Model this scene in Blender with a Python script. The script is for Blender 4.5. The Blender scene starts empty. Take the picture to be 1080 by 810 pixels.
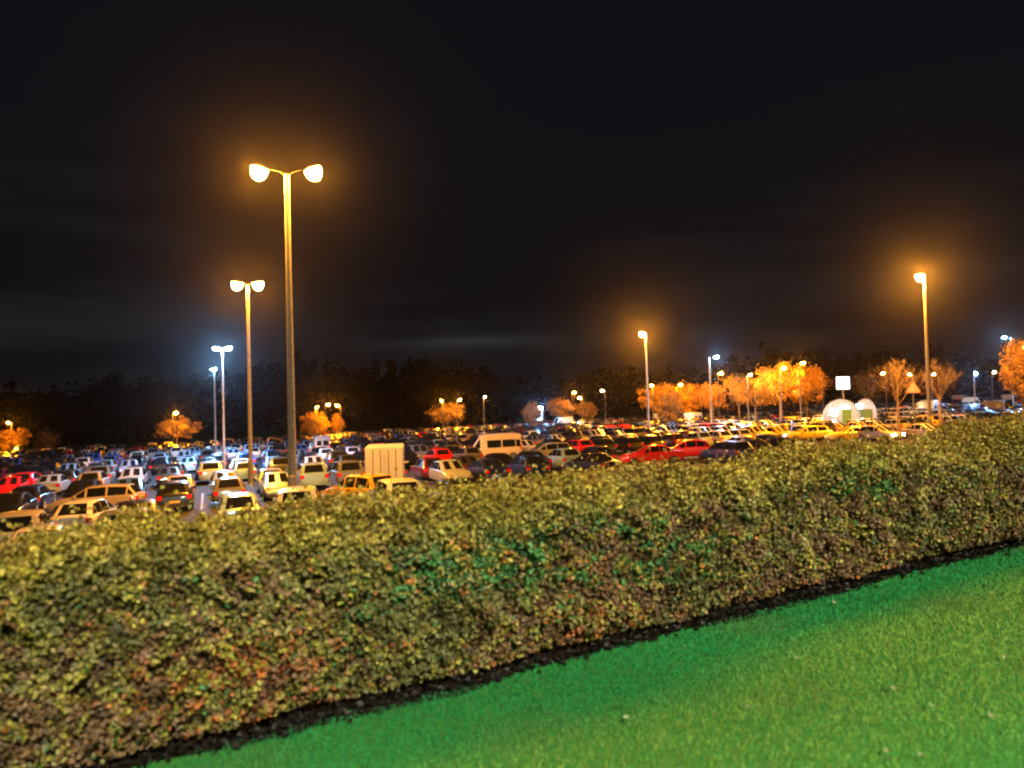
import bpy, math, random
import numpy as np
from mathutils import Vector, Matrix, noise

random.seed(7)
rng = np.random.default_rng(11)
S = bpy.context.scene
COL = S.collection
R = math.radians
EYE = 5.0                      # eye height in the scene, metres

# ------------------------------------------------------------------ helpers
def link(o, parent=None):
    COL.objects.link(o)
    if parent is not None:
        o.parent = parent
    return o

def tag(o, label=None, cat=None, group=None, kind=None):
    if label: o['label'] = label
    if cat: o['category'] = cat
    if group: o['group'] = group
    if kind: o['kind'] = kind
    return o

def empty(name, loc, rz=0.0, parent=None):
    o = bpy.data.objects.new(name, None)
    o.empty_display_size = 0.3
    o.location = loc
    o.rotation_euler = (0, 0, rz)
    return link(o, parent)

class MB:
    """collects faces, then becomes one mesh"""
    def __init__(s):
        s.v = []; s.f = []; s.m = []
    def add(s, verts, faces, mi=0):
        b = len(s.v)
        s.v.extend([tuple(p) for p in verts])
        for f in faces:
            s.f.append(tuple(b + i for i in f)); s.m.append(mi)
    def box(s, x0, x1, y0, y1, z0, z1, mi=0):
        v = [(x0,y0,z0),(x1,y0,z0),(x1,y1,z0),(x0,y1,z0),(x0,y0,z1),(x1,y0,z1),(x1,y1,z1),(x0,y1,z1)]
        s.add(v, [(0,3,2,1),(4,5,6,7),(0,1,5,4),(1,2,6,5),(2,3,7,6),(3,0,4,7)], mi)
    def tube(s, pts, rad, n=8, mi=0, cap=True):
        pts = [Vector(p) for p in pts]
        rings = []
        for i, p in enumerate(pts):
            d = (pts[min(i+1, len(pts)-1)] - pts[max(i-1, 0)])
            if d.length < 1e-6: d = Vector((0,0,1))
            d.normalize()
            a = d.cross(Vector((0,1,0)) if abs(d.y) < .9 else Vector((1,0,0))); a.normalize()
            b = d.cross(a)
            r = rad[i] if isinstance(rad, (list, tuple)) else rad
            rings.append([p + a*(r*math.cos(2*math.pi*k/n)) + b*(r*math.sin(2*math.pi*k/n)) for k in range(n)])
        v = [p for rg in rings for p in rg]
        f = []
        for i in range(len(rings)-1):
            for k in range(n):
                f.append((i*n+k, i*n+(k+1) % n, (i+1)*n+(k+1) % n, (i+1)*n+k))
        if cap:
            f.append(tuple(range(n))[::-1]); f.append(tuple(range((len(rings)-1)*n, len(rings)*n)))
        s.add(v, f, mi)
    def mesh(s, name, mats, smooth=True, angle=35):
        me = bpy.data.meshes.new(name)
        me.from_pydata(s.v, [], s.f)
        for m in (mats if isinstance(mats, (list, tuple)) else [mats]):
            me.materials.append(m)
        if len(set(s.m)) > 1 or (s.m and s.m[0]):
            me.polygons.foreach_set('material_index', s.m)
        if smooth:
            me.polygons.foreach_set('use_smooth', [True]*len(s.f))
            me.set_sharp_from_angle(angle=R(angle))
        me.update()
        return me
    def build(s, name, mats, parent=None, smooth=True, angle=35, loc=None):
        o = bpy.data.objects.new(name, s.mesh(name, mats, smooth, angle))
        if loc is not None: o.location = loc
        return link(o, parent)

def np_mesh(name, verts, quads=None, tris=None, mats=None, cols=None, smooth=False):
    """fast mesh from numpy arrays; cols: per-vertex colour"""
    me = bpy.data.meshes.new(name)
    faces = []
    nv = len(verts)
    me.vertices.add(nv)
    me.vertices.foreach_set('co', np.asarray(verts, dtype=np.float32).ravel())
    nq = 0 if quads is None else len(quads)
    nt = 0 if tris is None else len(tris)
    loops = []
    if nq: loops.append(np.asarray(quads, dtype=np.int32).ravel())
    if nt: loops.append(np.asarray(tris, dtype=np.int32).ravel())
    loops = np.concatenate(loops)
    me.loops.add(len(loops))
    me.loops.foreach_set('vertex_index', loops)
    me.polygons.add(nq + nt)
    st = np.concatenate([np.arange(nq)*4, nq*4 + np.arange(nt)*3]).astype(np.int32)
    me.polygons.foreach_set('loop_start', st)
    if smooth: me.polygons.foreach_set('use_smooth', np.ones(nq+nt, dtype=bool))
    if cols is not None:
        a = me.color_attributes.new('tint', 'FLOAT_COLOR', 'POINT')
        c = np.ones((nv, 4), dtype=np.float32); c[:, :3] = cols
        a.data.foreach_set('color', c.ravel())
    for m in (mats if isinstance(mats, (list, tuple)) else [mats]):
        me.materials.append(m)
    me.update(calc_edges=True)
    me.validate()
    return me

# ------------------------------------------------------------------ materials
def new_mat(name):
    m = bpy.data.materials.new(name); m.use_nodes = True
    nt = m.node_tree
    b = nt.nodes['Principled BSDF']
    return m, nt, b

def noise_mat(name, c0, c1, scale=4.0, rough=.7, metal=0.0, coat=0.0, detail=4, bump=0.0, spec=.5):
    m, nt, b = new_mat(name)
    tc = nt.nodes.new('ShaderNodeTexCoord')
    n = nt.nodes.new('ShaderNodeTexNoise'); n.inputs['Scale'].default_value = scale; n.inputs['Detail'].default_value = detail
    r = nt.nodes.new('ShaderNodeValToRGB')
    r.color_ramp.elements[0].color = (*c0, 1); r.color_ramp.elements[1].color = (*c1, 1)
    r.color_ramp.elements[0].position = .3; r.color_ramp.elements[1].position = .7
    nt.links.new(tc.outputs['Object'], n.inputs['Vector'])
    nt.links.new(n.outputs['Fac'], r.inputs['Fac'])
    nt.links.new(r.outputs['Color'], b.inputs['Base Color'])
    b.inputs['Roughness'].default_value = rough; b.inputs['Metallic'].default_value = metal
    b.inputs['Coat Weight'].default_value = coat
    b.inputs['Specular IOR Level'].default_value = spec
    if bump:
        bp = nt.nodes.new('ShaderNodeBump'); bp.inputs['Strength'].default_value = bump
        nt.links.new(n.outputs['Fac'], bp.inputs['Height']); nt.links.new(bp.outputs['Normal'], b.inputs['Normal'])
    return m

def leaf_mat(name, trans=.35, rough=.55, gain=1.0):
    m, nt, b = new_mat(name)
    a = nt.nodes.new('ShaderNodeVertexColor'); a.layer_name = 'tint'
    g = nt.nodes.new('ShaderNodeNewGeometry')
    mr = nt.nodes.new('ShaderNodeMapRange')
    mr.inputs['To Min'].default_value = .6*gain; mr.inputs['To Max'].default_value = 1.35*gain
    nt.links.new(g.outputs['Random Per Island'], mr.inputs['Value'])
    mx = nt.nodes.new('ShaderNodeVectorMath'); mx.operation = 'SCALE'
    nt.links.new(a.outputs['Color'], mx.inputs[0]); nt.links.new(mr.outputs['Result'], mx.inputs['Scale'])
    nt.links.new(mx.outputs['Vector'], b.inputs['Base Color'])
    b.inputs['Roughness'].default_value = rough
    b.inputs['Specular IOR Level'].default_value = .35
    t = nt.nodes.new('ShaderNodeBsdfTranslucent'); nt.links.new(mx.outputs['Vector'], t.inputs['Color'])
    ms = nt.nodes.new('ShaderNodeMixShader'); ms.inputs['Fac'].default_value = trans
    nt.links.new(b.outputs['BSDF'], ms.inputs[1]); nt.links.new(t.outputs['BSDF'], ms.inputs[2])
    nt.links.new(ms.outputs['Shader'], nt.nodes['Material Output'].inputs['Surface'])
    return m

def emit_mat(name, col, strength, sample=True):
    m, nt, b = new_mat(name)
    nt.nodes.remove(b)
    e = nt.nodes.new('ShaderNodeEmission'); e.inputs['Color'].default_value = (*col, 1); e.inputs['Strength'].default_value = strength
    nt.links.new(e.outputs['Emission'], nt.nodes['Material Output'].inputs['Surface'])
    m.cycles.emission_sampling = 'FRONT' if sample else 'NONE'
    return m

SOD = (1.0, .355, .025)
LED = (.24, .56, 1.0)
WARM = (1.0, .48, .13)
WHITE = (.86, .97, 1.0)
M = {}
M['sodium_tall'] = emit_mat('sodium lens tall', SOD, 6600)
M['sodium_tall_b'] = emit_mat('sodium lens aimed away', SOD, 4600)
M['sodium_far'] = emit_mat('sodium lens far masts', SOD, 21000)
M['sodium_small'] = emit_mat('sodium lens small', (1.0, .34, .035), 4200)
M['sodium_mid'] = emit_mat('sodium lens middle mast', SOD, 19000)
M['sodium_tree'] = emit_mat('sodium lens by trees', (1.0, .35, .008), 9500)
M['warm_small'] = emit_mat('warm lens small', WARM, 2200)
M['led_small'] = emit_mat('led lens', LED, 14000)
M['led_road'] = emit_mat('cool white road lens', (.97, 1.0, .74), 20500)
M['white_lamp'] = emit_mat('white flood lens', WHITE, 110)
M['white_panel'] = emit_mat('white lit sign face', (.95, 1.0, 1.0), 6)
M['headlight_on'] = emit_mat('lit headlamp glass', (1.0, .9, .7), 120)
M['pole'] = noise_mat('galvanised column', (.13,.13,.125), (.24,.235,.22), 6, .6, .2)
M['dark_pole'] = noise_mat('dark painted column', (.012,.012,.013), (.03,.03,.03), 6, .6)
M['housing'] = noise_mat('lantern housing', (.10,.10,.10), (.18,.18,.18), 12, .5)
M['glass'] = noise_mat('car glass', (.006,.007,.008), (.012,.013,.015), 3, .06, 0, .3)
M['tyre'] = noise_mat('tyre rubber', (.012,.012,.012), (.025,.025,.025), 30, .85)
M['rim'] = noise_mat('alloy rim', (.35,.35,.36), (.5,.5,.5), 10, .3, .8)
M['trim'] = noise_mat('black plastic trim', (.015,.015,.016), (.03,.03,.03), 20, .6)
M['taillight'] = noise_mat('red lamp plastic', (.45,.008,.008), (.6,.02,.015), 20, .15, 0, .5)
M['headlight'] = noise_mat('clear lamp plastic', (.45,.47,.5), (.7,.7,.7), 25, .12, 0, .6)
M['plate_y'] = noise_mat('yellow plate', (.62,.45,.03), (.72,.52,.05), 5, .4)
M['plate_w'] = noise_mat('white plate', (.7,.7,.7), (.8,.8,.8), 5, .4)
M['bark'] = noise_mat('bark', (.06,.045,.032), (.14,.105,.075), 9, .9, bump=.4)
M['pale_bark'] = noise_mat('pale bark', (.11,.08,.07), (.20,.15,.13), 7, .9)
M['soil'] = noise_mat('soil darkened for shade', (.004,.003,.002), (.010,.007,.004), 14, 1, bump=.6, spec=.1)
M['line'] = noise_mat('worn white road paint', (.06,.06,.06), (.22,.22,.21), 3, .7)
M['kerb'] = noise_mat('concrete kerb', (.22,.21,.19), (.34,.33,.31), 8, .85)
M['leaf'] = leaf_mat('hedge leaf', .28)
M['crown'] = leaf_mat('tree leaf', .4)
M['blade'] = leaf_mat('grass blade', .5, .8)
M['dark_leaf'] = leaf_mat('woodland leaf', .1, 1.0)
M['dark_leaf'].node_tree.nodes['Principled BSDF'].inputs['Specular IOR Level'].default_value = 0
M['tent'] = noise_mat('pale tent fabric', (.26,.32,.36), (.36,.43,.47), 2.2, .55)
M['tent_green'] = noise_mat('green door canvas', (.05,.16,.10), (.08,.22,.14), 5, .6)
M['tent_pink'] = noise_mat('pinkish tent fabric', (.34,.28,.27), (.44,.37,.36), 2.2, .55)
for k_ in ('tent', 'tent_pink'):
    nt_ = M[k_].node_tree; b_ = nt_.nodes['Principled BSDF']
    tr_ = nt_.nodes.new('ShaderNodeBsdfTranslucent'); tr_.inputs['Color'].default_value = (.62,.70,.70,1) if k_ == 'tent' else (.70,.58,.56,1)
    ms_ = nt_.nodes.new('ShaderNodeMixShader'); ms_.inputs['Fac'].default_value = .65
    nt_.links.new(b_.outputs['BSDF'], ms_.inputs[1]); nt_.links.new(tr_.outputs['BSDF'], ms_.inputs[2])
    nt_.links.new(ms_.outputs['Shader'], nt_.nodes['Material Output'].inputs['Surface'])
M['tent_fill_lamp'] = emit_mat('added fill lamp in tent', (.70,.95,1.0), 20)
M['sign_pink'] = noise_mat('pale sign plate', (.58,.42,.38), (.7,.52,.46), 6, .5)
M['sign_edge'] = noise_mat('faded sign border', (.34,.17,.14), (.42,.22,.18), 6, .5)
M['cream_box'] = noise_mat('cream van body panel', (.34,.37,.40), (.44,.47,.50), 1.5, .45)
M['orange_plastic'] = noise_mat('orange barrier plastic', (.55,.14,.02), (.65,.2,.03), 8, .5)

# car paint: colour per object, a little road film and fleck from noise
m, nt, b = new_mat('car paint')
oi = nt.nodes.new('ShaderNodeObjectInfo')
tc = nt.nodes.new('ShaderNodeTexCoord')
n = nt.nodes.new('ShaderNodeTexNoise'); n.inputs['Scale'].default_value = 2.5; n.inputs['Detail'].default_value = 5
mr = nt.nodes.new('ShaderNodeMapRange'); mr.inputs['To Min'].default_value = .82; mr.inputs['To Max'].default_value = 1.1
vm = nt.nodes.new('ShaderNodeVectorMath'); vm.operation = 'SCALE'
nt.links.new(tc.outputs['Object'], n.inputs['Vector']); nt.links.new(n.outputs['Fac'], mr.inputs['Value'])
nt.links.new(oi.outputs['Color'], vm.inputs[0]); nt.links.new(mr.outputs['Result'], vm.inputs['Scale'])
nt.links.new(vm.outputs['Vector'], b.inputs['Base Color'])
b.inputs['Roughness'].default_value = .32; b.inputs['Coat Weight'].default_value = .8; b.inputs['Coat Roughness'].default_value = .06
b.inputs['Metallic'].default_value = .15
M['paint'] = m
# same paint for the far mass of cars, colour from the mesh
m, nt, b = new_mat('far car paint')
a = nt.nodes.new('ShaderNodeVertexColor'); a.layer_name = 'tint'
nt.links.new(a.outputs['Color'], b.inputs['Base Color'])
b.inputs['Roughness'].default_value = .3; b.inputs['Coat Weight'].default_value = .8; b.inputs['Coat Roughness'].default_value = .08
M['paint_far'] = m

# ground: rough grass and earth
m, nt, b = new_mat('lawn')
tc = nt.nodes.new('ShaderNodeTexCoord')
n1 = nt.nodes.new('ShaderNodeTexNoise'); n1.inputs['Scale'].default_value = .7; n1.inputs['Detail'].default_value = 6
n2 = nt.nodes.new('ShaderNodeTexNoise'); n2.inputs['Scale'].default_value = 45; n2.inputs['Detail'].default_value = 4
r1 = nt.nodes.new('ShaderNodeValToRGB')
r1.color_ramp.elements[0].color = (.020,.15,.030,1); r1.color_ramp.elements[1].color = (.06,.19,.026,1)
mx = nt.nodes.new('ShaderNodeMixRGB'); mx.blend_type = 'MULTIPLY'; mx.inputs['Fac'].default_value = .6
nt.links.new(tc.outputs['Object'], n1.inputs['Vector']); nt.links.new(tc.outputs['Object'], n2.inputs['Vector'])
nt.links.new(n1.outputs['Fac'], r1.inputs['Fac']); nt.links.new(r1.outputs['Color'], mx.inputs[1]); nt.links.new(n2.outputs['Color'], mx.inputs[2])
nt.links.new(mx.outputs['Color'], b.inputs['Base Color']); b.inputs['Roughness'].default_value = .95
b.inputs['Specular IOR Level'].default_value = .1
M['lawn'] = m
# asphalt
m, nt, b = new_mat('asphalt')
tc = nt.nodes.new('ShaderNodeTexCoord')
n1 = nt.nodes.new('ShaderNodeTexNoise'); n1.inputs['Scale'].default_value = .15; n1.inputs['Detail'].default_value = 8
n2 = nt.nodes.new('ShaderNodeTexNoise'); n2.inputs['Scale'].default_value = 30
r1 = nt.nodes.new('ShaderNodeValToRGB')
r1.color_ramp.elements[0].color = (.010,.010,.010,1); r1.color_ramp.elements[1].color = (.026,.025,.024,1)
nt.links.new(tc.outputs['Object'], n1.inputs['Vector']); nt.links.new(tc.outputs['Object'], n2.inputs['Vector'])
nt.links.new(n1.outputs['Fac'], r1.inputs['Fac']); nt.links.new(r1.outputs['Color'], b.inputs['Base Color'])
bp = nt.nodes.new('ShaderNodeBump'); bp.inputs['Strength'].default_value = .3
nt.links.new(n2.outputs['Fac'], bp.inputs['Height']); nt.links.new(bp.outputs['Normal'], b.inputs['Normal'])
b.inputs['Roughness'].default_value = .9; b.inputs['Specular IOR Level'].default_value = .2
M['asphalt'] = m

# ------------------------------------------------------------------ camera
W0, H0, F0 = 1080.0, 810.0, 811.0
cam = bpy.data.cameras.new('camera')
cam.sensor_width = 36; cam.lens = 36*F0/W0
cam.dof.use_dof = True; cam.dof.focus_distance = 13; cam.dof.aperture_fstop = 1.25
cam.clip_start = .1; cam.clip_end = 5000
co = bpy.data.objects.new('camera', cam)
CM = Matrix.Rotation(R(90+1.42), 4, 'X') @ Matrix.Rotation(R(-1.5), 4, 'Z')
CM.translation = (0, 0, EYE)
co.matrix_world = CM
link(co); S.camera = co
CMI = CM.inverted()

def ray(px, py):
    return (CM.to_3x3() @ Vector(((px-W0/2)/F0, -(py-H0/2)/F0, -1)))
def at(px, py, D):
    """the place in the world D metres ahead that is seen at this spot of the photograph"""
    d = ray(px, py)
    return Vector((0, 0, EYE)) + d*(D/d.y)
def proj(p):
    q = CMI @ Vector(p)
    return (W0/2 + F0*q.x/-q.z, H0/2 - F0*q.y/-q.z)

# ------------------------------------------------------------------ lie of the land
HA = math.atan(.47)                      # direction of the hedge
HU = (math.cos(HA), math.sin(HA)); HN = (-math.sin(HA), math.cos(HA))
H_P0 = (0.0, 4.62)                       # a point on its front foot
def hedge_t(x, y): return (x-H_P0[0])*HN[0] + (y-H_P0[1])*HN[1]
def hedge_s(x, y): return (x-H_P0[0])*HU[0] + (y-H_P0[1])*HU[1]
def hedge_xy(s, t): return (H_P0[0] + s*HU[0] + t*HN[0], H_P0[1] + s*HU[1] + t*HN[1])
def smooth(a, b, x):
    t = np.clip((x-a)/(b-a), 0, 1); return t*t*(3-2*t)
def lawn_z(x, y): return EYE - 1.60 + .06*np.clip(x, -10, 18)
def park_z(x, y): return .6 + .022*np.clip(x, -150, 170) - .010*np.clip(y, -50, 190)
def ground_z(x, y):
    k = smooth(2.0, 11.0, hedge_t(x, y))
    return lawn_z(x, y)*(1-k) + park_z(x, y)*k

def sheet(name, ss, ts, zf, mat, xyf):
    ss = np.array(ss); ts = np.array(ts)
    a, b_ = np.meshgrid(ss, ts)
    x, y = xyf(a, b_)
    z = zf(x, y)
    v = np.stack([x.ravel(), y.ravel(), z.ravel()], 1)
    ns, nt_ = len(ss), len(ts)
    i, j = np.meshgrid(np.arange(ns-1), np.arange(nt_-1))
    i = i.ravel(); j = j.ravel()
    q = np.stack([j*ns+i, j*ns+i+1, (j+1)*ns+i+1, (j+1)*ns+i], 1)
    o = bpy.data.objects.new(name, np_mesh(name, v, quads=q, mats=mat, smooth=True))
    return tag(link(o), kind='structure')
gs = [-900,-500,-300,-200,-120,-80,-60] + list(np.arange(-40, 40.1, 1.0)) + [60,80,120,200,300,500,900]
gt = [-120,-60,-30] + list(np.arange(-15, 16, .5)) + list(np.arange(20, 240, 10)) + [300,400,600,900,1400]
sheet('ground', gs, gt, ground_z, M['lawn'], hedge_xy)
# bare strip of soil under the hedge, its near-black colour painting in the shade
sheet('shaded_soil_bed', np.arange(-20, 40.1, .4), np.linspace(-.06, 1.3, 7), lambda x, y: ground_z(x, y)+.006, M['soil'],
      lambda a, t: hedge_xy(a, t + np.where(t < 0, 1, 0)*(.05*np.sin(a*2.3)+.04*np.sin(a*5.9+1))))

# car park frame: u across, n away
CA = R(21.6)
CU = (math.cos(CA), math.sin(CA)); CN = (-math.sin(CA), math.cos(CA))
def car_xy(s, t): return (s*CU[0] + t*CN[0], s*CU[1] + t*CN[1])
sheet('car_park', np.arange(-200, 221, 10), np.arange(22, 183, 5), lambda x, y: park_z(x, y)+.006, M['asphalt'], car_xy)

# ------------------------------------------------------------------ lawn grass
def lawn_grass():
    N = 700000
    s = rng.uniform(-6, 12, N); t = -np.abs(rng.beta(1.0, 1.35, N))*5.6 - .02 + rng.normal(0, .03, N) + .035*np.sin(s*4.1) + .03*np.sin(s*11.3+1) + .02*np.sin(s*27)
    x, y = hedge_xy(s, t)
    keep = (y > 1.2)
    x, y, s, t = x[keep], y[keep], s[keep], t[keep]
    N = len(x)
    z = ground_z(x, y)
    yaw = rng.uniform(0, 2*np.pi, N)
    ln = rng.uniform(.010, .024, N); w = rng.uniform(.0015, .0030, N)*np.clip(y/3.5, .9, 2.2)
    tilt = rng.uniform(.1, 1.0, N)
    dx, dy = np.cos(yaw), np.sin(yaw)
    px_, py_ = -dy, dx
    hx, hz = np.sin(tilt)*ln, np.cos(tilt)*ln
    v = np.empty((N, 5, 3), np.float32)
    v[:,0] = np.stack([x-px_*w, y-py_*w, z-.004], 1)
    v[:,1] = np.stack([x+px_*w, y+py_*w, z-.004], 1)
    v[:,2] = np.stack([x+dx*hx*.4-px_*w*.8, y+dy*hx*.4-py_*w*.8, z+hz*.62], 1)
    v[:,3] = np.stack([x+dx*hx*.4+px_*w*.8, y+dy*hx*.4+py_*w*.8, z+hz*.62], 1)
    v[:,4] = np.stack([x+dx*hx, y+dy*hx, z+hz], 1)
    b_ = (np.arange(N)*5)[:, None]
    q = b_ + np.array([[0,1,3,2]]); tr = b_ + np.array([[2,3,4]])
    # lusher and bluer green beside the hedge, yellower where it is walked on
    n1 = np.array([noise.noise(Vector((a*.55, b*.9, 3.1))) for a, b in zip(s[::20], t[::20])])
    n1 = np.repeat(n1, 20)[:N] if False else None
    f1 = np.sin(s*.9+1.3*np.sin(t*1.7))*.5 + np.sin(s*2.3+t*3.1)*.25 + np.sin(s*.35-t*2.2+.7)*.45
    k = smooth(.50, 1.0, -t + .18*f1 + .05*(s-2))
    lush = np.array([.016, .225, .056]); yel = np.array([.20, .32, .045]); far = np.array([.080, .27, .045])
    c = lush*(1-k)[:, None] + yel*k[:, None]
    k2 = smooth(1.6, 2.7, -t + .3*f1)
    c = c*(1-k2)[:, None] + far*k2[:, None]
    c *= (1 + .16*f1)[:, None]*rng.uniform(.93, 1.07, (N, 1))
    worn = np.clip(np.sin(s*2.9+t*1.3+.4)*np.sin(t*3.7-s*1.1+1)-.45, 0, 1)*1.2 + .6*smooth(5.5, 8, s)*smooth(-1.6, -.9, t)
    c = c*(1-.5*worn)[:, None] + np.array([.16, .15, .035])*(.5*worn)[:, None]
    dry = rng.random(N) < .03
    c[dry] = np.array([.14, .12, .045])
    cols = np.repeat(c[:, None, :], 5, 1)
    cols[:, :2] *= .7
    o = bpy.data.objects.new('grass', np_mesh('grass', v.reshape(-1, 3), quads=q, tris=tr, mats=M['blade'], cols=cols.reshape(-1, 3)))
    tag(link(o), 'short mown green grass of the lawn in front of the hedge', 'grass', kind='stuff')
lawn_grass()

# ------------------------------------------------------------------ the hedge
def hedge_top(s):   # height of the clipped top over its foot, gently wavy
    return np.interp(s, [-1.2,-.34,.54,1.34,2.57,3.5,4.87,6.85,9], [0,-.05,-.11,-.13,-.05,-.065,-.06,-.10,-.10]) + 1.03 + .03*smooth(1, 5, -s) - .03*smooth(5, 9, s) - .075*np.exp(-((s-4.0)/1.4)**2) + .035*np.sin(s*.9+.4) + .025*np.sin(s*2.3) + .05*smooth(.5, 2.5, -s) + .02*np.sin(s*5.1)
def leaves(P, Nn, ln, wd, fold=.35):
    """leaf blades: two quads folded on the midrib, at P, facing Nn"""
    N = len(P)
    Nn = Nn/np.linalg.norm(Nn, axis=1, keepdims=True)
    a = rng.normal(0, 1, (N, 3)); a[:, 2] -= .5
    a -= Nn*(a*Nn).sum(1, keepdims=True); a /= np.linalg.norm(a, axis=1, keepdims=True)
    b_ = np.cross(Nn, a)
    L = ln[:, None]; Wd = wd[:, None]
    up = Nn*(Wd*fold)
    v = np.empty((N, 6, 3), np.float32)
    v[:,0] = P - a*L*.5
    v[:,1] = P - a*L*.12 + b_*Wd*.5 + up
    v[:,2] = P + a*L*.22 + b_*Wd*.42 + up
    v[:,3] = P + a*L*.5 - Nn*L*.08
    v[:,4] = P + a*L*.22 - b_*Wd*.42 + up
    v[:,5] = P - a*L*.12 - b_*Wd*.5 + up
    k = (np.arange(N)*6)[:, None]
    q = np.concatenate([k+np.array([[0,1,2,3]]), k+np.array([[0,3,4,5]])])
    return v.reshape(-1, 3), q

def build_hedge():
    root = empty('hedge', (0, 0, 0))
    tag(root, 'long clipped hedge with browning autumn leaves between lawn and car park', 'hedge')
    TH = 1.12
    Ps, Ns, Ls, Ws, Ss, Hs, Ds = [], [], [], [], [], [], []
    for (s0, s1, dens, size) in ((-18, -5, 900, 1.3), (-5, 8.5, 12500, .42), (8.5, 16, 3600, .80), (16, 38, 600, 1.7)):
        n_ = int((s1-s0)*3.3*dens)
        s = rng.uniform(s0, s1, n_)
        H = hedge_top(s)
        # walk the outline: front 0..H, top H..H+TH, back
        per = rng.uniform(0, 1, n_)
        cut1, cut2 = .37, .80
        t = np.empty(n_); z = np.empty(n_); nt = np.empty(n_); nz = np.empty(n_)
        f = per < cut1
        g = per[f]/cut1
        z[f] = .07 + g**.9*(H[f]-.07); t[f] = 0; nt[f] = -1; nz[f] = .25
        f2 = (per >= cut1) & (per < cut2)
        g = (per[f2]-cut1)/(cut2-cut1)
        z[f2] = H[f2]; t[f2] = g*TH; nt[f2] = 0; nz[f2] = 1
        f3 = per >= cut2
        g = (per[f3]-cut2)/(1-cut2)
        z[f3] = .1 + g*(H[f3]-.1); t[f3] = TH; nt[f3] = 1; nz[f3] = .25
        # rounded shoulders and a foot drawn in
        edge = np.minimum(t, TH-t)
        z -= np.where(z > H-.02, .09*np.exp(-edge/.10), 0)
        sh = np.exp(-(H-z)/.10)*.07; foot = np.exp(-z/.10)*.10*(1+.7*np.sin(s*3.7)+.5*np.sin(s*8.9))
        t = np.where(f, sh+foot, np.where(f3, TH-sh-foot, t))
        # lumps: growth stands out or in by some centimetres
        lump = (np.sin(s*3.1+z*4.0)*.5 + np.sin(s*7.3-z*6.1+t*5)*.35 + np.sin(s*13.1+z*9.7+t*11+1)*.35 + np.sin(s*1.1+2)*.5 + np.sin(s*23+z*19+t*17)*.25)
        depth = np.abs(rng.normal(0, .075, n_)) + rng.exponential(.05, n_) - .055
        # sprays of leaves that stand out or sink in together
        ci = (np.floor(s/.085+.6*np.sin(z*17)).astype(np.int64)*73856093) ^ (np.floor(z/.075+.6*np.sin(s*15)).astype(np.int64)*19349663) ^ (np.floor(t/.12).astype(np.int64)*83492791)
        cell = ((ci*2654435761 % 4294967291) % 10007)/10007.0
        out = lump*.055 - depth + (cell-.5)*.10
        t += nt*out; z += nz*out*(1.0)
        stray = rng.random(n_) < .025
        z += np.where(stray & (nz > .9), rng.uniform(.02, .16, n_), 0)
        z = np.maximum(z, .05)
        x, y = hedge_xy(s, t)
        P = np.stack([x, y, lawn_z(x, y) + z], 1)
        nv = np.stack([HN[0]*nt, HN[1]*nt, nz], 1) + rng.normal(0, .85, (n_, 3))
        ln = rng.uniform(.045, .085, n_)*size; wd = ln*rng.uniform(.58, .8, n_)
        Ps.append(P); Ns.append(nv); Ls.append(ln); Ws.append(wd); Ss.append(np.stack([s, t, z], 1)); Hs.append(z/H); Ds.append(cell)
    P = np.concatenate(Ps); nv = np.concatenate(Ns); ln = np.concatenate(Ls); wd = np.concatenate(Ws)
    st = np.concatenate(Ss); hz = np.concatenate(Hs)
    s, t, z = st.T
    N = len(P)
    v, q = leaves(P, nv, ln, wd)
    # colours: olive, brown, russet, yellow and green, in patches
    f1 = np.sin(s*1.7+z*2.2+.5)*.5 + np.sin(s*4.3-z*3.9)*.3 + np.sin(s*.62+1.1)*.5
    f2 = np.sin(s*2.6-z*4.1+2.0)*.5 + np.sin(s*6.1+z*5.3+1)*.3 + np.sin(s*.9-.6)*.4
    olive = np.array([.098,.084,.020]); brown = np.array([.135,.070,.030]); russ = np.array([.26,.070,.014])
    yel = np.array([.20,.160,.022]); green = np.array([.034,.105,.026]); tan = np.array([.22,.15,.055])
    cell = np.concatenate(Ds); cell2 = (cell*7.31) % 1.0
    r = np.clip(.62*cell2 + .38*rng.random(N) - .0, 0, 1)
    r = np.argsort(np.argsort(r))/N
    pb = np.clip(.36 - .22*(hz-.3) + .34*f2 + .30*smooth(2.8, 6, s) + .14*smooth(.5, 3, -s), .05, .8)
    pr = np.clip(.02 + .14*np.clip(f1-.55, 0, 1)*np.clip(1.2-hz*1.2, 0, 1)*2 + .42*np.exp(-((s+1.55)/.38)**2-((z-.34)/.17)**2), 0, .55)
    py = np.clip(.20 + .12*hz - .05*f1, .05, .5)
    f3 = np.exp(-((s+.1)/.55)**2-((z-.70)/.2)**2)*1.1 + np.exp(-((s-1.05)/.5)**2-((z-.55)/.3)**2)*1.0 + np.exp(-((s-2.9)/.6)**2-((z-.75)/.2)**2)*.9 + np.sin(s*4.9-z*4.4+2)*.22 + np.sin(s*1.75+2.4)*.12
    pg = np.clip(.03 + .85*np.clip(f3-.22, 0, 1), 0, .6)
    pt = np.clip(.10 + .10*f2, .03, .3)
    cum = np.cumsum(np.stack([pb, pr, py, pg, pt], 1), 1)
    c = np.tile(olive, (N, 1))
    for i in range(4, -1, -1):
        lo = cum[:, i-1] if i else np.zeros(N)
        sel = (r >= lo) & (r < cum[:, i])
        c[sel] = (brown, russ, yel, green, tan)[i]
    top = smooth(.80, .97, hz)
    c = c*(1-.55*top[:, None]) + np.array([.27, .19, .022])*(.55*top[:, None])  # yellow lamplight along the top painted into the leaf colour
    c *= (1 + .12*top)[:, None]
    c *= (1 - np.array([.44, .56, .50])[None]*(smooth(3.6, 6.5, s + .5*f1)*(1-.7*top))[:, None])  # light falling off to the right, painted as darker leaves
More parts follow.
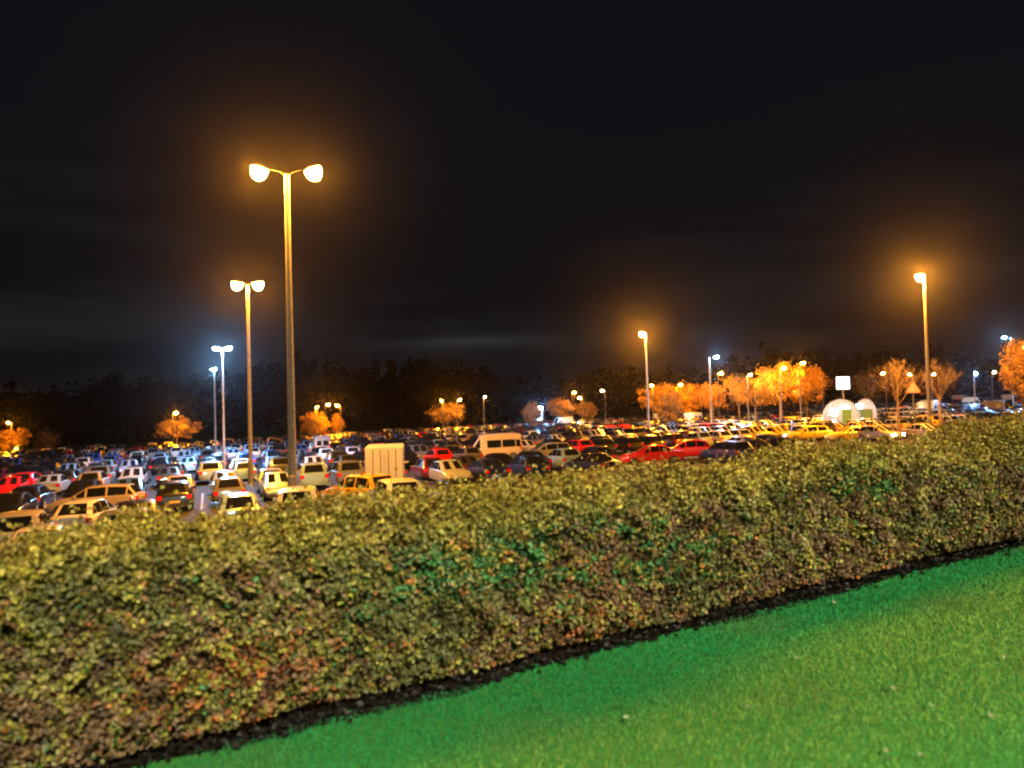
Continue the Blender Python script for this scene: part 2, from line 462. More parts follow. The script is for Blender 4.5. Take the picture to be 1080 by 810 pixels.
    c *= (1 - .30*smooth(1.5, 4.0, -s + .5*f2)*(1-hz)*1.3)[:, None]
    c *= rng.uniform(.6, 1.3, (N, 1))*(.50 + .90*cell)[:, None]*.98
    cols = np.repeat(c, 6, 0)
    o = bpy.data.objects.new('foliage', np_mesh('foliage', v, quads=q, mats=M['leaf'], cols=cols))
    link(o, root)
    # woody frame: upright stems with side twigs, seen at the foot and in gaps
    mb = MB()
    for i in range(170):
        s_ = -8 + i*.17 + random.uniform(-.06, .06); t_ = random.uniform(.25, .85)
        x, y = hedge_xy(s_, t_); z0 = float(lawn_z(x, y))
        h = random.uniform(.6, .85)
        x2, y2 = hedge_xy(s_+random.uniform(-.12, .12), t_+random.uniform(-.15, .15))
        mb.tube([(x, y, z0-.03), ((x+x2)/2, (y+y2)/2, z0+h*.5), (x2, y2, z0+h)], [.016, .012, .006], 5)
        for k in range(4):
            zz = z0 + random.uniform(.15, .8)*h
            x3, y3 = hedge_xy(s_+random.uniform(-.3, .3), t_+random.uniform(-.35, .35))
            mb.tube([(x, y, zz), (x3, y3, zz+random.uniform(.05, .25))], [.007, .003], 4, cap=False)
    mb.build('woody_stem', M['bark'], root)
build_hedge()
def litter():
    n_ = 9000
    s = rng.uniform(-8, 14, n_); t = rng.normal(.06, .06, n_)
    x, y = hedge_xy(s, t)
    P = np.stack([x, y, ground_z(x, y) + rng.uniform(.010, .028, n_)], 1)
    ln = rng.uniform(.025, .055, n_)
    v, q = leaves(P, np.array([0, 0, 1.0]) + rng.normal(0, .35, (n_, 3)), ln, ln*.65)
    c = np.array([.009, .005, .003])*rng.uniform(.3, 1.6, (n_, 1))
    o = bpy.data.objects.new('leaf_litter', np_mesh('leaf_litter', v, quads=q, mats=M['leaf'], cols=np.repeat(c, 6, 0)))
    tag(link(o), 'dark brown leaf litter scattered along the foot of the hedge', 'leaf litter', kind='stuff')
litter()

# fallen leaves on the lawn
leaf_spots = [(365,742,1.3),(702,668,1),(787,752,1.1),(983,752,1.1),(1046,763,1.1),(940,733,1.2),(935,800,1.0),(972,806,.9),
              (880,640,1.1),(1046,630,1.1),(840,700,1.1),(660,765,1.1),(1060,700,1),]
def fallen_leaves():
    sub = [('pale fallen leaf lying on the mown lawn', M['pale_leaf'])]
    me0 = None
    for i, (px, py, sz) in enumerate(leaf_spots):
        D = 4.0
        for _ in range(25):
            p = at(px, py, D); dz = p.z - float(ground_z(p.x, p.y))
            D += dz*1.5 if abs(dz) > .001 else 0
            D = max(1.0, min(12, D))
        mb = MB()
        r_ = .015*sz
        pts = []
        for k in range(10):
            a = 2*math.pi*k/10; rr = r_*(1.0 if k % 2 == 0 else .72)*(1.25 if k == 0 else 1)
            pts.append((rr*math.cos(a), rr*math.sin(a)*.75, .006*math.sin(a*2)+random.uniform(0, .006)))
        pts.append((0, 0, -.002))
        mb.add(pts, [(10, k, (k+1) % 10) for k in range(10)])
        mb.tube([(-r_*.7, 0, .002), (-r_*1.5, .004, .006)], [.0012, .0008], 4)
        o = mb.build('fallen_leaf', M['pale_leaf'], loc=(p.x, p.y, float(ground_z(p.x, p.y))+.036))
        o.rotation_euler = (random.uniform(-.3, .3), random.uniform(-.3, .3), random.uniform(0, 6.28))
        tag(o, 'small pale fallen leaf lying on the mown lawn', 'leaf', 'fallen leaves on the lawn')
M['pale_leaf'] = noise_mat('pale dead leaf', (.16,.15,.06), (.30,.28,.15), 40, .7)
fallen_leaves()

# ------------------------------------------------------------------ lamp posts
def lens_mesh(name, L, Wd, Hh, mat):
    """the glowing bowl under a lantern: a shallow half ellipsoid"""
    mb = MB(); n_, k_ = 16, 5
    v = []
    for j in range(k_):
        a = math.pi/2*j/k_
        for i in range(n_):
            b_ = 2*math.pi*i/n_
            v.append((L/2*math.cos(a)*math.cos(b_), Wd/2*math.cos(a)*math.sin(b_), -Hh*math.sin(a)))
    v.append((0, 0, -Hh))
    f = []
    for j in range(k_-1):
        for i in range(n_):
            f.append((j*n_+i, (j+1)*n_+i, (j+1)*n_+(i+1) % n_, j*n_+(i+1) % n_))
    for i in range(n_):
        f.append(((k_-1)*n_+i, k_*n_, (k_-1)*n_+(i+1) % n_))
    mb.add(v, f)
    return mb.mesh(name, mat, True, 180)
def housing_mesh(L, Wd, Hh):
    mb = MB(); n_ = 16
    prof = [(1.04, -.02), (1.06, .03), (.9, .6), (.55, .95), (.05, 1.0)]
    v = []
    for (r_, z_) in prof:
        for i in range(n_):
            b_ = 2*math.pi*i/n_
            v.append((L/2*r_*math.cos(b_), Wd/2*r_*math.sin(b_), Hh*z_))
    f = []
    for j in range(len(prof)-1):
        for i in range(n_):
            f.append((j*n_+i, j*n_+(i+1) % n_, (j+1)*n_+(i+1) % n_, (j+1)*n_+i))
    f.append(tuple(range(n_))[::-1]); f.append(tuple(range((len(prof)-1)*n_, len(prof)*n_)))
    mb.add(v, f)
    return mb.mesh('lantern', M['housing'])
M_ARM = None
H_TALL = housing_mesh(.80, .72, .15); H_SMALL = housing_mesh(.62, .34, .13)
LENS = {}
def lens_for(size, key):
    if (size, key) not in LENS:
        LENS[(size, key)] = lens_mesh('lens', *( (.74, .66, .52) if size == 'tall' else (.54, .34, .17)), M[key])
    return LENS[(size, key)]

def lamp_post(name, label, px, py, D, arms, size='tall', r0=.14, r1=.075, group=None, base=None, rise=.10):
    pm = M['dark_pole'] if group else M['pole']
    """px, py: top of the column; arms: (direction angle, length, lens material, tilt)"""
    top = at(px, py, D)
    gz = float(park_z(top.x, top.y)) + .006 if base is None else base
    h = top.z - gz
    root = empty(name, (top.x, top.y, gz))
    tag(root, label, 'street lamp', group)
    mb = MB()
    zs = [0, .02, .02+h*.12, h*.12+.06, h*.5, h]
    mb.tube([(0, 0, z_) for z_ in zs], [r0*1.25, r0*1.25, r0*1.2, r0, (r0+r1)/2, r1], 12)
    mb.build('pole', pm, root)
    mb = MB(); mb.box(-r0*.45, r0*.45, -r0*1.25-.012, -r0*1.1, .5, 1.1); mb.build('access_door', pm, root, False)
    for (ang, ln, key, tilt) in arms:
        c_, s_ = math.cos(ang), math.sin(ang)
        mb = MB()
        mb.tube([(0, 0, h-.15), (c_*ln*.35, s_*ln*.35, h+.03+rise*.35), (c_*ln, s_*ln, h+rise)], [r1*.4, r1*.16, r1*.14], 8)
        mb.build('arm', M['trim'], root)
        off = .42 if size == 'tall' else .26
        lo = bpy.data.objects.new('lantern', H_TALL if size == 'tall' else H_SMALL)
        lo.location = (c_*(ln+off), s_*(ln+off), h+rise)
        lo.rotation_euler = (0, -tilt, ang)
        link(lo, root)
        le = bpy.data.objects.new('lens', lens_for(size, key)); le.location = (0, 0, -.008); link(le, lo)
    return root

# tall masts with sodium lanterns
lamp_post('street_lamp', 'tallest lamp post, two bright orange lamps, standing nearest the hedge', 302.5, 184, 35,
          [(R(188), .78, 'sodium_tall', R(14)), (R(8), .74, 'sodium_tall_b', R(20))], r0=.19, r1=.115, rise=.24)
lamp_post('street_lamp', 'second tall twin-headed orange lamp post, just left of the tallest', 261, 301, 56,
          [(R(190), .30, 'sodium_tall_b', R(8)), (R(10), .30, 'sodium_tall_b', R(8))], r0=.16, r1=.10, rise=.17)
lamp_post('street_lamp', 'tall orange lamp post rising behind the bare trees at right', 974.5, 292, 73,
          [(R(205), .12, 'sodium_far', R(8))], r0=.17, r1=.11)
lamp_post('street_lamp', 'tall orange lamp post beside the row of small orange trees', 681, 352, 110,
          [(R(200), .12, 'sodium_mid', R(8))], r0=.17, r1=.11)
# cool white lamps
lamp_post('street_lamp', 'taller blue-white twin lamp post left of the orange masts', 234.5, 368, 68,
          [(R(185), .25, 'led_small', R(6)), (R(5), .25, 'led_small', R(6))], 'small', .10, .06)
lamp_post('street_lamp', 'shorter blue-white lamp post just beside the blue twin lamp', 226, 390, 96,
          [(R(10), -.35, 'led_small', R(6))], 'small', .11, .07)
lamp_post('street_lamp', 'blue-white lamp post above the small orange trees', 748, 377, 105,
          [(R(10), .75, 'led_small', R(6))], 'small', .13, .09)
lamp_post('street_lamp', 'white lamp on a tall post beside the orange tree at right edge', 1066, 356, 120,
          [(R(190), .9, 'led_small', R(6))], 'small', .13, .09)
lamp_post('street_lamp', 'small blue lit post beyond the cars near the right edge', 1027, 394, 150,
          [(R(20), .3, 'led_small', R(6))], 'small', .14, .1)
lamp_post('street_lamp', 'short blue-white post lamp beside the floodlit white van', 572, 430, 160,
          [(R(190), .2, 'led_small', R(6))], 'small', .2, .16)
# distant columns along the far edge: px, py, D, lens, label
far_lamps = [
 (12,446,146,'sodium_tree','amber lamp among trees at the far left edge'),
 (182,436,140,'sodium_tree','amber lamp over the lone orange tree at left'),
 (333,430,147,'sodium_tree','amber lamp over the bright orange tree right of the tallest mast'),
 (343,427,165,'sodium_small','dimmer amber lamp between two others right of the tallest mast'),
 (359,428,153,'sodium_tree','amber lamp on a post, rightmost of three behind the tallest mast'),
 (467,423,167,'sodium_tree','amber lamp in the middle trees, left of a close pair'),
 (482,422,169,'sodium_tree','amber lamp in the middle trees, right of a close pair'),
 (510,419,170,'warm_small','lone pale amber lamp post against the dark woods'),
 (603,414,176,'sodium_tree','amber lamp post above the trees behind the white van'),
 (614,420,180,'sodium_small','faint amber lamp post behind trees right of the white van'),
 (638,412,165,'warm_small','slim amber lamp post standing alone left of the tall mast'),
 (688,407,139,'sodium_tree','small pale lamp above the first orange tree beside the mast'),
 (715,406,146,'sodium_tree','small pale lamp above the second orange tree'),
 (757,394,129,'sodium_tree','warm lamp under the blue-white one, by the third orange tree'),
 (788,396,111,'sodium_tree','small amber lamp between bare tree and big orange tree'),
 (843,383,108,'sodium_tree','bright warm lamp on top of the big orange tree'),
 (823,389,106,'sodium_tree','yellow lamp shining inside the big orange tree'),
 (867,400,140,'warm_small','small pale lamp right of the big orange tree'),
 (934,394,150,'sodium_small','faint amber lamp left of the first bare tree'),
 (962,395,150,'warm_small','small pale lamp between the bare trees'),
 (982,395,155,'warm_small','small pale lamp behind the right bare tree'),
 (1046,393,140,'warm_small','warm lamp post left of the orange tree at right edge'),
]
lamp_post('street_lamp', 'amber lamp in front of the large tree cut by the right edge', 1092, 366, 56.5, [(R(100), .4, 'sodium_tree', R(5))], 'small', .11, .07)
for (px, py, D, key, lab) in far_lamps:
    a = random.choice((R(195), R(15), R(-60), R(-110)))
    lamp_post('street_lamp', lab, px, py, D, [(a, .35, key, R(5))], 'small', .11, .07, group='distant lamp posts along the far edge')
# the road lamps behind the viewer that light lawn and hedge
def lamp_near(label, x, y, h, key, ang):
    gz = float(ground_z(x, y)); root = empty('street_lamp', (x, y, gz)); tag(root, label, 'street lamp')
    mb = MB(); mb.tube([(0,0,0),(0,0,.9),(0,0,1.0),(0,0,h)], [.11,.11,.08,.05], 12); mb.build('pole', M['pole'], root)
    mb = MB(); mb.tube([(0,0,h-.1),(math.cos(ang)*.5,math.sin(ang)*.5,h+.1),(math.cos(ang)*1.1,math.sin(ang)*1.1,h+.15)], [.045,.04,.035], 8); mb.build('arm', M['pole'], root)
    lo = bpy.data.objects.new('lantern', H_SMALL); lo.location = (math.cos(ang)*1.35, math.sin(ang)*1.35, h+.15); lo.rotation_euler = (0, -R(5), ang); link(lo, root)
    le = bpy.data.objects.new('lens', lens_for('small', key)); le.location = (0, 0, -.008); link(le, lo)
lamp_near('cool white road lamp standing on the lawn behind the viewer', 3.5, -8.5, 8.0, 'led_road', R(95))

# ------------------------------------------------------------------ trees
def crown_points(N, rx, ry, rz, clumps):
    """leaf points gathered in clumps with gaps between them"""
    cs = []
    while len(cs) < clumps:
        p = rng.normal(0, 1, 3); p /= np.linalg.norm(p); p *= rng.uniform(.35, .95)
        cs.append((p*rng.uniform(.8, 1.12), rng.uniform(.10, .30)))
    idx = rng.integers(0, clumps, N)
    c = np.array([k[0] for k in cs])[idx]; r_ = np.array([k[1] for k in cs])[idx]
    d = rng.normal(0, 1, (N, 3)); d /= np.linalg.norm(d, axis=1, keepdims=True)
    p = c + d*(r_*rng.uniform(.2, 1.0, N)**.6)[:, None]
    u_ = rng.random(N) < .26                      # loose leaves between the clumps
    k_ = rng.normal(0, 1, (N, 3)); k_ /= np.linalg.norm(k_, axis=1, keepdims=True)
    ph = rng.uniform(0, 6.28, 4)
    th_ = np.arctan2(k_[:, 1], k_[:, 0])
    lob = .82 + .16*np.sin(3*th_+ph[0]+2*k_[:, 2]) + .12*np.sin(5*th_-ph[1]+5*k_[:, 2]) + .10*np.sin(7*k_[:, 2]+ph[2])
    p = np.where(u_[:, None], k_*(rng.uniform(.1, 1.0, N)**.5*lob)[:, None], p)
    return p*np.array([rx, ry, rz]), d

def limb(mb, p, d, ln, r_, depth, spread=.5, n=5):
    q = p + d*ln
    mid = p + d*ln*.5 + Vector((random.uniform(-.05, .05)*ln, random.uniform(-.05, .05)*ln, 0))
    mb.tube([p, mid, q], [r_, r_*.82, r_*.62], n, cap=False)
    if depth == 0: return
    for _ in range(3 if depth > 1 else 4):
        e = (d + Vector((random.gauss(0, spread), random.gauss(0, spread), random.gauss(.12, spread*.5)))).normalized()
        limb(mb, p + d*ln*random.uniform(.55, 1.0), e, ln*random.uniform(.55, .8), r_*.55, depth-1, spread, 4 if depth > 1 else 3)

def tree(label, px, ptop, pbot, wpx, D, tint, bare=False, N=5200, group=None, name='tree', lean=0, bark='bark'):
    """crown between rows ptop and pbot, wpx wide, D metres away"""
    c = at(px, (ptop+pbot)/2, D)
    gz = float(park_z(c.x, c.y))
    rz_ = (pbot-ptop)/2*D/F0; rx = wpx/2*D/F0
    root = empty(name, (c.x, c.y, gz)); tag(root, label, 'tree', group)
    hc = c.z - gz
    mb = MB()
    low = max(hc - rz_*.8, .8)
    if bare:
        mb.tube([(0,0,-.1),(0,0,low*.6),(0,0,low)], [.16,.13,.11], 8)
        for k in range(7):
            a = k*2*math.pi/7 + random.uniform(-.3, .3)
            e = Vector((math.cos(a)*.55, math.sin(a)*.55, random.uniform(.8, 1.4))).normalized()
            limb(mb, Vector((0, 0, low*random.uniform(.75, 1.0))), e, rz_*.75, .045, 4, .42, 4)
        limb(mb, Vector((0, 0, low)), Vector((0, 0, 1)), rz_*.8, .06, 4, .4, 4)
        mb.build('trunk', M[bark], root)
        N = int(N*.22)
    else:
        mb.tube([(0,0,-.1),(.03,0,low*.5),(0,.03,low),(0,0,hc+rz_*.3)], [.17,.13,.11,.04], 8)
        for k in range(8):
            a = k*2*math.pi/8 + random.uniform(-.3, .3)
            e = Vector((math.cos(a)*.7, math.sin(a)*.7, random.uniform(.4, 1.1))).normalized()
            limb(mb, Vector((0, 0, low*random.uniform(.8, 1.1))), e, rx*.6, .055, 2, .4, 5)
        mb.build('trunk', M[bark], root)
    p, d = crown_points(N, rx, rx, rz_, 48 if not bare else 60)
    p[:, 2] += hc
    sz = rng.uniform(.12, .30, N)*(D/110)**.5*(.55 if bare else 1)
    v, q = leaves(p, d + rng.normal(0, .6, (N, 3)), sz, sz*.7)
    cols = np.repeat(np.array(tint)[None]*rng.uniform(.6, 1.3, (N, 1)), 6, 0)
    o = bpy.data.objects.new('crown', np_mesh('crown', v, quads=q, mats=M['crown'], cols=cols)); link(o, root)
    return root

AUT = (.52, .27, .03); AUTD = (.30, .18, .05); PNK = (.20, .12, .08)
tree('first small orange-lit tree, at the foot of the tall mast', 696, 400, 438, 42, 145, AUT)
tree('second small orange-lit tree, between the mast and blue-white lamp', 726, 401, 436, 44, 152, AUT)
tree('third small orange-lit tree, under the blue-white lamp post', 752, 402, 436, 36, 135, AUT)
tree('dull brown low tree between first and second orange trees', 706, 412, 446, 30, 125, AUTD)
tree('thin bare pale tree between the small and big orange trees', 779, 393, 432, 36, 130, PNK, True, bark='pale_bark')
tree('leftmost crown of the big orange-lit tree group', 796, 396, 430, 58, 118, AUT)
tree('big bright orange-lit tree with a lamp shining through its top', 822, 381, 428, 64, 113, AUT, N=7000)
tree('round bright orange tree at right of the big tree group', 850, 383, 428, 54, 117, AUT, N=7000)
tree('left one of two wide bare trees before the tall right mast', 946, 378, 424, 52, 80, PNK, True, N=4200, bark='pale_bark')
tree('right one of two wide bare trees before the tall right mast', 990, 378, 424, 44, 83, PNK, True, N=4200, bark='pale_bark')
tree('thin brown tree behind the white domed tents', 915, 388, 428, 40, 130, AUTD, True)
tree('large orange and pink leafy tree cut by the right edge', 1078, 352, 424, 50, 62, (.25,.14,.06), N=6000)
tree('small orange tree lit by the lamp at far left', 14, 449, 478, 30, 152, AUT)
tree('lone orange-lit tree under an amber lamp at left', 186, 440, 464, 46, 146, AUTD)
tree('bright orange-lit tree just right of the tallest mast', 333, 432, 460, 32, 154, AUT)
tree('small narrow orange tree under the rightmost of three lamps', 356, 436, 458, 14, 160, AUT)
tree('wide orange-lit tree behind the middle cars', 472, 424, 448, 46, 175, AUTD)
tree('small brown tree left of the blue-white post lamp', 560, 424, 446, 22, 178, AUTD)
tree('orange-lit tree behind the floodlit white van', 592, 420, 442, 36, 184, AUTD)
tree('low orange-lit tree between two amber lamp posts', 618, 424, 442, 26, 188, AUTD)
tree('faint brown tree behind far cars, near left edge', 50, 455, 480, 26, 165, AUTD, True)

# far-off woods closing the view
def woods():
    vs, qs, cs = [], [], []
    base = 0
    for i in range(150):
        px = -260 + i*10.8 + random.uniform(-5, 5)
        D = random.uniform(215, 300)
        ytop = 384 + 10*math.sin(px*.011+1) + 5*math.sin(px*.037) + random.uniform(-7, 9) - .02*(px-540)
        c = at(px, ytop, D)
        gz = float(park_z(c.x, c.y))
        h = c.z-gz
        N = 700
        rx = random.uniform(4.5, 8)
        p, d = crown_points(N, rx, rx, h*.52, 22)
        p[:, 2] = np.maximum(p[:, 2] + h*.5, .2)
        p += np.array([c.x, c.y, gz])
        sz = rng.uniform(.8, 1.9, N)
        v, q = leaves(p, d + rng.normal(0, .5, (N, 3)), sz, sz*.75)
        vs.append(v); qs.append(q+base); base += len(v)
        cs.append(np.repeat(np.array([.0012,.0012,.0010])[None]*rng.uniform(.5, 1.4, (N, 1)), 6, 0))
    o = bpy.data.objects.new('woods', np_mesh('woods', np.concatenate(vs), quads=np.concatenate(qs), mats=M['dark_leaf'], cols=np.concatenate(cs)))
    tag(link(o), 'dark far-off wood along the horizon beyond the car park', 'woods', kind='stuff')
woods()

# ------------------------------------------------------------------ vehicles
# stations from tail to nose: x, half width, belt height, roof height, roof half width
KIND = {
 'hatchback': dict(L=4.05, st=[(0,.74,.66,.70,.66),(.04,.82,.86,.89,.72),(.16,.86,.93,.97,.72),(.58,.87,.95,1.42,.60),(1.25,.875,.94,1.48,.61),(2.05,.875,.92,1.45,.61),(2.92,.875,.90,.95,.70),(3.55,.85,.82,.86,.70),(3.92,.78,.66,.70,.62),(4.05,.66,.50,.53,.5)],
      rear=(2,3), front=(5,6), side=[(3,4),(4,5)], zb=.24),
 'saloon': dict(L=4.55, st=[(0,.74,.64,.68,.66),(.05,.83,.88,.92,.72),(.65,.88,.95,.99,.74),(1.30,.89,.95,1.38,.60),(1.75,.89,.94,1.43,.61),(2.45,.89,.92,1.41,.61),(3.30,.89,.89,.94,.72),(4.05,.86,.80,.84,.70),(4.42,.78,.64,.68,.62),(4.55,.66,.5,.53,.5)],
      rear=(2,3), front=(5,6), side=[(3,4),(4,5)], zb=.24),
 'estate': dict(L=4.60, st=[(0,.76,.68,.72,.66),(.04,.84,.88,.92,.72),(.12,.88,.95,.99,.73),(.50,.89,.96,1.44,.61),(1.5,.89,.95,1.50,.62),(2.5,.89,.93,1.46,.62),(3.35,.89,.90,.96,.72),(4.05,.86,.81,.85,.70),(4.45,.78,.65,.69,.62),(4.60,.66,.5,.53,.5)],
      rear=(2,3), front=(5,6), side=[(3,4),(4,5)], zb=.24),
 'suv': dict(L=4.45, st=[(0,.80,.78,.82,.70),(.04,.88,1.0,1.04,.76),(.12,.91,1.06,1.10,.77),(.42,.92,1.08,1.60,.67),(1.4,.92,1.07,1.67,.68),(2.3,.92,1.05,1.63,.68),(3.10,.92,1.03,1.08,.76),(3.85,.90,.95,1.00,.75),(4.30,.84,.78,.82,.68),(4.45,.74,.58,.62,.58)],
      rear=(2,3), front=(5,6), side=[(3,4),(4,5)], zb=.32),
 'van': dict(L=5.0, st=[(0,.93,.95,2.30,.84),(.06,.96,1.05,2.40,.86),(.5,.97,1.10,2.46,.87),(1.8,.97,1.10,2.48,.87),(3.1,.97,1.10,2.44,.86),(3.4,.97,1.08,2.36,.82),(4.25,.95,1.05,1.16,.80),(4.65,.91,.92,.98,.76),(4.92,.84,.74,.78,.68),(5.0,.74,.55,.6,.6)],
      rear=None, front=(5,6), side=[(4,5)], zb=.3),
 'minibus': dict(L=5.3, st=[(0,.93,1.0,2.18,.84),(.06,.96,1.08,2.30,.86),(.5,.97,1.12,2.36,.87),(1.8,.97,1.12,2.40,.87),(3.2,.97,1.12,2.38,.86),(3.7,.97,1.10,2.28,.82),(4.55,.95,1.05,1.16,.80),(4.95,.91,.92,.98,.76),(5.22,.84,.74,.78,.68),(5.3,.74,.55,.6,.6)],
      rear=None, front=(5,6), side=[(1,2),(2,3),(3,4)], zb=.3),
}
def ring(st, zb):
    x, w, be, ro, rw = st
    top = [(rw*1.03, ro-.055), (rw*.86, ro-.008), (rw*.45, ro+.014), (0, ro+.02)]
    half = [(0, zb), (w*.80, zb), (w*.96, zb+.08), (w, zb+.25), (w*1.0, be*.62+zb*.3), (w*.985, be-.03), (w*.95, be)]
    half += top
    return half
def car_meshes(kind):
    K = KIND[kind]; st = K['st']; zb = K['zb']; L = K['L']
    rings = []
    for s_ in st:
        hf = ring(s_, zb)
        full = [(s_[0]-L/2, y, z) for (y, z) in hf] + [(s_[0]-L/2, -y, z) for (y, z) in hf[-2:0:-1]]
        rings.append(full)
    n_ = len(rings[0])
    out = {}
    mb = MB()
    v = [p for rg in rings for p in rg]; f = []
    for i in range(len(rings)-1):
        for k in range(n_):
            f.append((i*n_+k, (i+1)*n_+k, (i+1)*n_+(k+1) % n_, i*n_+(k+1) % n_))
    f.append(tuple(range(n_))); f.append(tuple(range((len(rings)-1)*n_, len(rings)*n_))[::-1])
    mb.add(v, f)
    bodyv = mb
    out['body'] = mb
    V = lambda i, k: Vector(rings[i][k % n_])
    def panel(a, b_, c_, d_, ins, off):
        """quad a b c d pulled in by ins and set off along its normal"""
        m_ = (a+b_+c_+d_)/4
        nrm = (c_-a).cross(d_-b_).normalized()
        return [p + (m_-p)*ins + nrm*off for p in (a, b_, c_, d_)]
    def add_panel(mb, pts, outward):
        nrm = (pts[2]-pts[0]).cross(pts[3]-pts[1])
        if nrm.dot(outward) < 0: pts = pts[::-1]
        mb.add(pts, [(0,1,2,3)])
    glass = {}
    if K['front']:
        i, j = K['front']; mb = MB()
        a, b_, c_, d_ = V(i,8), V(i,-8), V(j,-8), V(j,8)
        o_ = Vector((1,0,.6))
        pts = panel(a, b_, c_, d_, .09, 0); nrm = (pts[2]-pts[0]).cross(pts[3]-pts[1]).normalized()
        if nrm.dot(o_) < 0: nrm = -nrm
        add_panel(mb, [p+nrm*.022 for p in pts], o_); glass['windscreen'] = [mb]
    mb = MB()
    if K['rear']:
        i, j = K['rear']
        a, b_, c_, d_ = V(i,8), V(i,-8), V(j,-8), V(j,8); o_ = Vector((-1,0,.5))
        pts = panel(a, b_, c_, d_, .10, 0); nrm = (pts[2]-pts[0]).cross(pts[3]-pts[1]).normalized()
        if nrm.dot(o_) < 0: nrm = -nrm
        add_panel(mb, [p+nrm*.022 for p in pts], o_)
        glass['rear_window'] = [mb]
    else:
        x = -L/2; w = .86; mbs = []
        for sg in (-1, 1):
            m2 = MB()
            q = [Vector((x-.012, sg*.12, 1.25)), Vector((x-.012, sg*.72, 1.25)), Vector((x-.012, sg*.68, 1.85)), Vector((x-.012, sg*.12, 1.85))]
            add_panel(m2, q, Vector((-1,0,0))); mbs.append(m2)
        glass['rear_window'] = mbs
    mbs = []
    for sg in (1, -1):
        m2 = MB()
        for (i, j) in K['side']:
            kb, kt = 6, 7
            if sg == 1: a, b_, c_, d_ = V(i,kb), V(j,kb), V(j,kt), V(i,kt)
            else: a, b_, c_, d_ = V(i,-kb), V(j,-kb), V(j,-kt), V(i,-kt)
            if kind in ('van', 'minibus'):
                top = .45
                c_ = b_ + (c_-b_)*.62; d_ = a + (d_-a)*.62
            pts = panel(a, b_, c_, d_, .10, 0); nrm = (pts[2]-pts[0]).cross(pts[3]-pts[1]).normalized()
            if nrm.y*sg < 0: nrm = -nrm
            add_panel(m2, [p+nrm*.018 for p in pts], Vector((0, sg, .2)))
        # quarter glass beside windscreen and tailgate
        for pr_, e in ((K['front'], 1), (K['rear'], -1)):
            if not pr_: continue
            i, j = pr_
            tri = [V(i, sg*6), V(j, sg*6), V(i, sg*7)] if e == 1 else [V(j, sg*6), V(i, sg*6), V(j, sg*7)]
            m_ = (tri[0]+tri[1]+tri[2])/3
            nrm = (tri[1]-tri[0]).cross(tri[2]-tri[0]).normalized()
            if nrm.y*sg < 0: nrm = -nrm
            tri = [p + (m_-p)*.22 + nrm*.018 for p in tri]
            m2.add(tri, [(0,1,2)])
        mbs.append(m2)
    glass['side_window'] = mbs
    out['glass'] = glass
    # lamps
    w = st[1][1]; zt = st[1][2]
    van = kind in ('van', 'minibus')
    tl, hl = [], []
    for sg in (-1, 1):
        mb = MB()
        y0, y1 = sorted((sg*w*.70, sg*w*.99))
        if van: y0, y1 = sorted((sg*.80, sg*.955))
        z0, z1 = (.85, 1.35) if van else (zt-.24, zt-.02)
        mb.box(-L/2-.02, -L/2+.14, y0, y1, z0, z1); tl.append(mb)
        mb = MB(); wn = st[-2][1]; zn = st[-2][2]
        y0, y1 = sorted((sg*wn*.52, sg*wn*1.0))
        mb.box(L/2-.30, L/2-.06, y0, y1, zn-.12, zn+.04); hl.append(mb)
    out['taillight'] = tl; out['headlight'] = hl
    mb = MB(); mb.box(-L/2-.03, -L/2-.002, -.26, .26, zb+.22, zb+.34); out['plate_r'] = mb
    mb = MB(); mb.box(L/2-.01, L/2+.02, -.26, .26, zb+.08, zb+.19); out['plate_f'] = mb
    mb = MB(); mb.box(-L/2-.045, -L/2+.10, -w*.86, w*.86, zb-.02, zb+.20)
    m2 = MB(); m2.box(L/2-.16, L/2+.035, -w*.78, w*.78, zb-.02, zb+.16)
    out['bumper'] = [mb, m2]
    mir = []
    cx = st[K['front'][1]][0]-L/2-.35
    for sg in (-1, 1):
        mb = MB(); y0, y1 = sorted((sg*(st[5][1]*.94), sg*(st[5][1]+.17))); zz = st[K['front'][1]][2]
        mb.box(cx-.06, cx+.05, y0, y1, zz+.02, zz+.15); mir.append(mb)
    out['mirror'] = mir
    # wheels
    wr = .32 if not van else .34
    if kind == 'suv': wr = .36
    xs = (-L/2+.80, L/2-.85)
    wl = []
    for x in xs:
        for sg in (-1, 1):
            mb = MB(); mr_ = MB()
            yo = sg*(st[4][1]+.012)
            mb.tube([(x, yo-sg*.20, wr), (x, yo-sg*.03, wr), (x, yo, wr)], [wr, wr, wr*.90], 18)
            mr_.tube([(x, yo-sg*.02, wr), (x, yo+sg*.006, wr)], [wr*.66, wr*.60], 14)
            wl.append((mb, mr_))
    out['wheel'] = wl
    return out

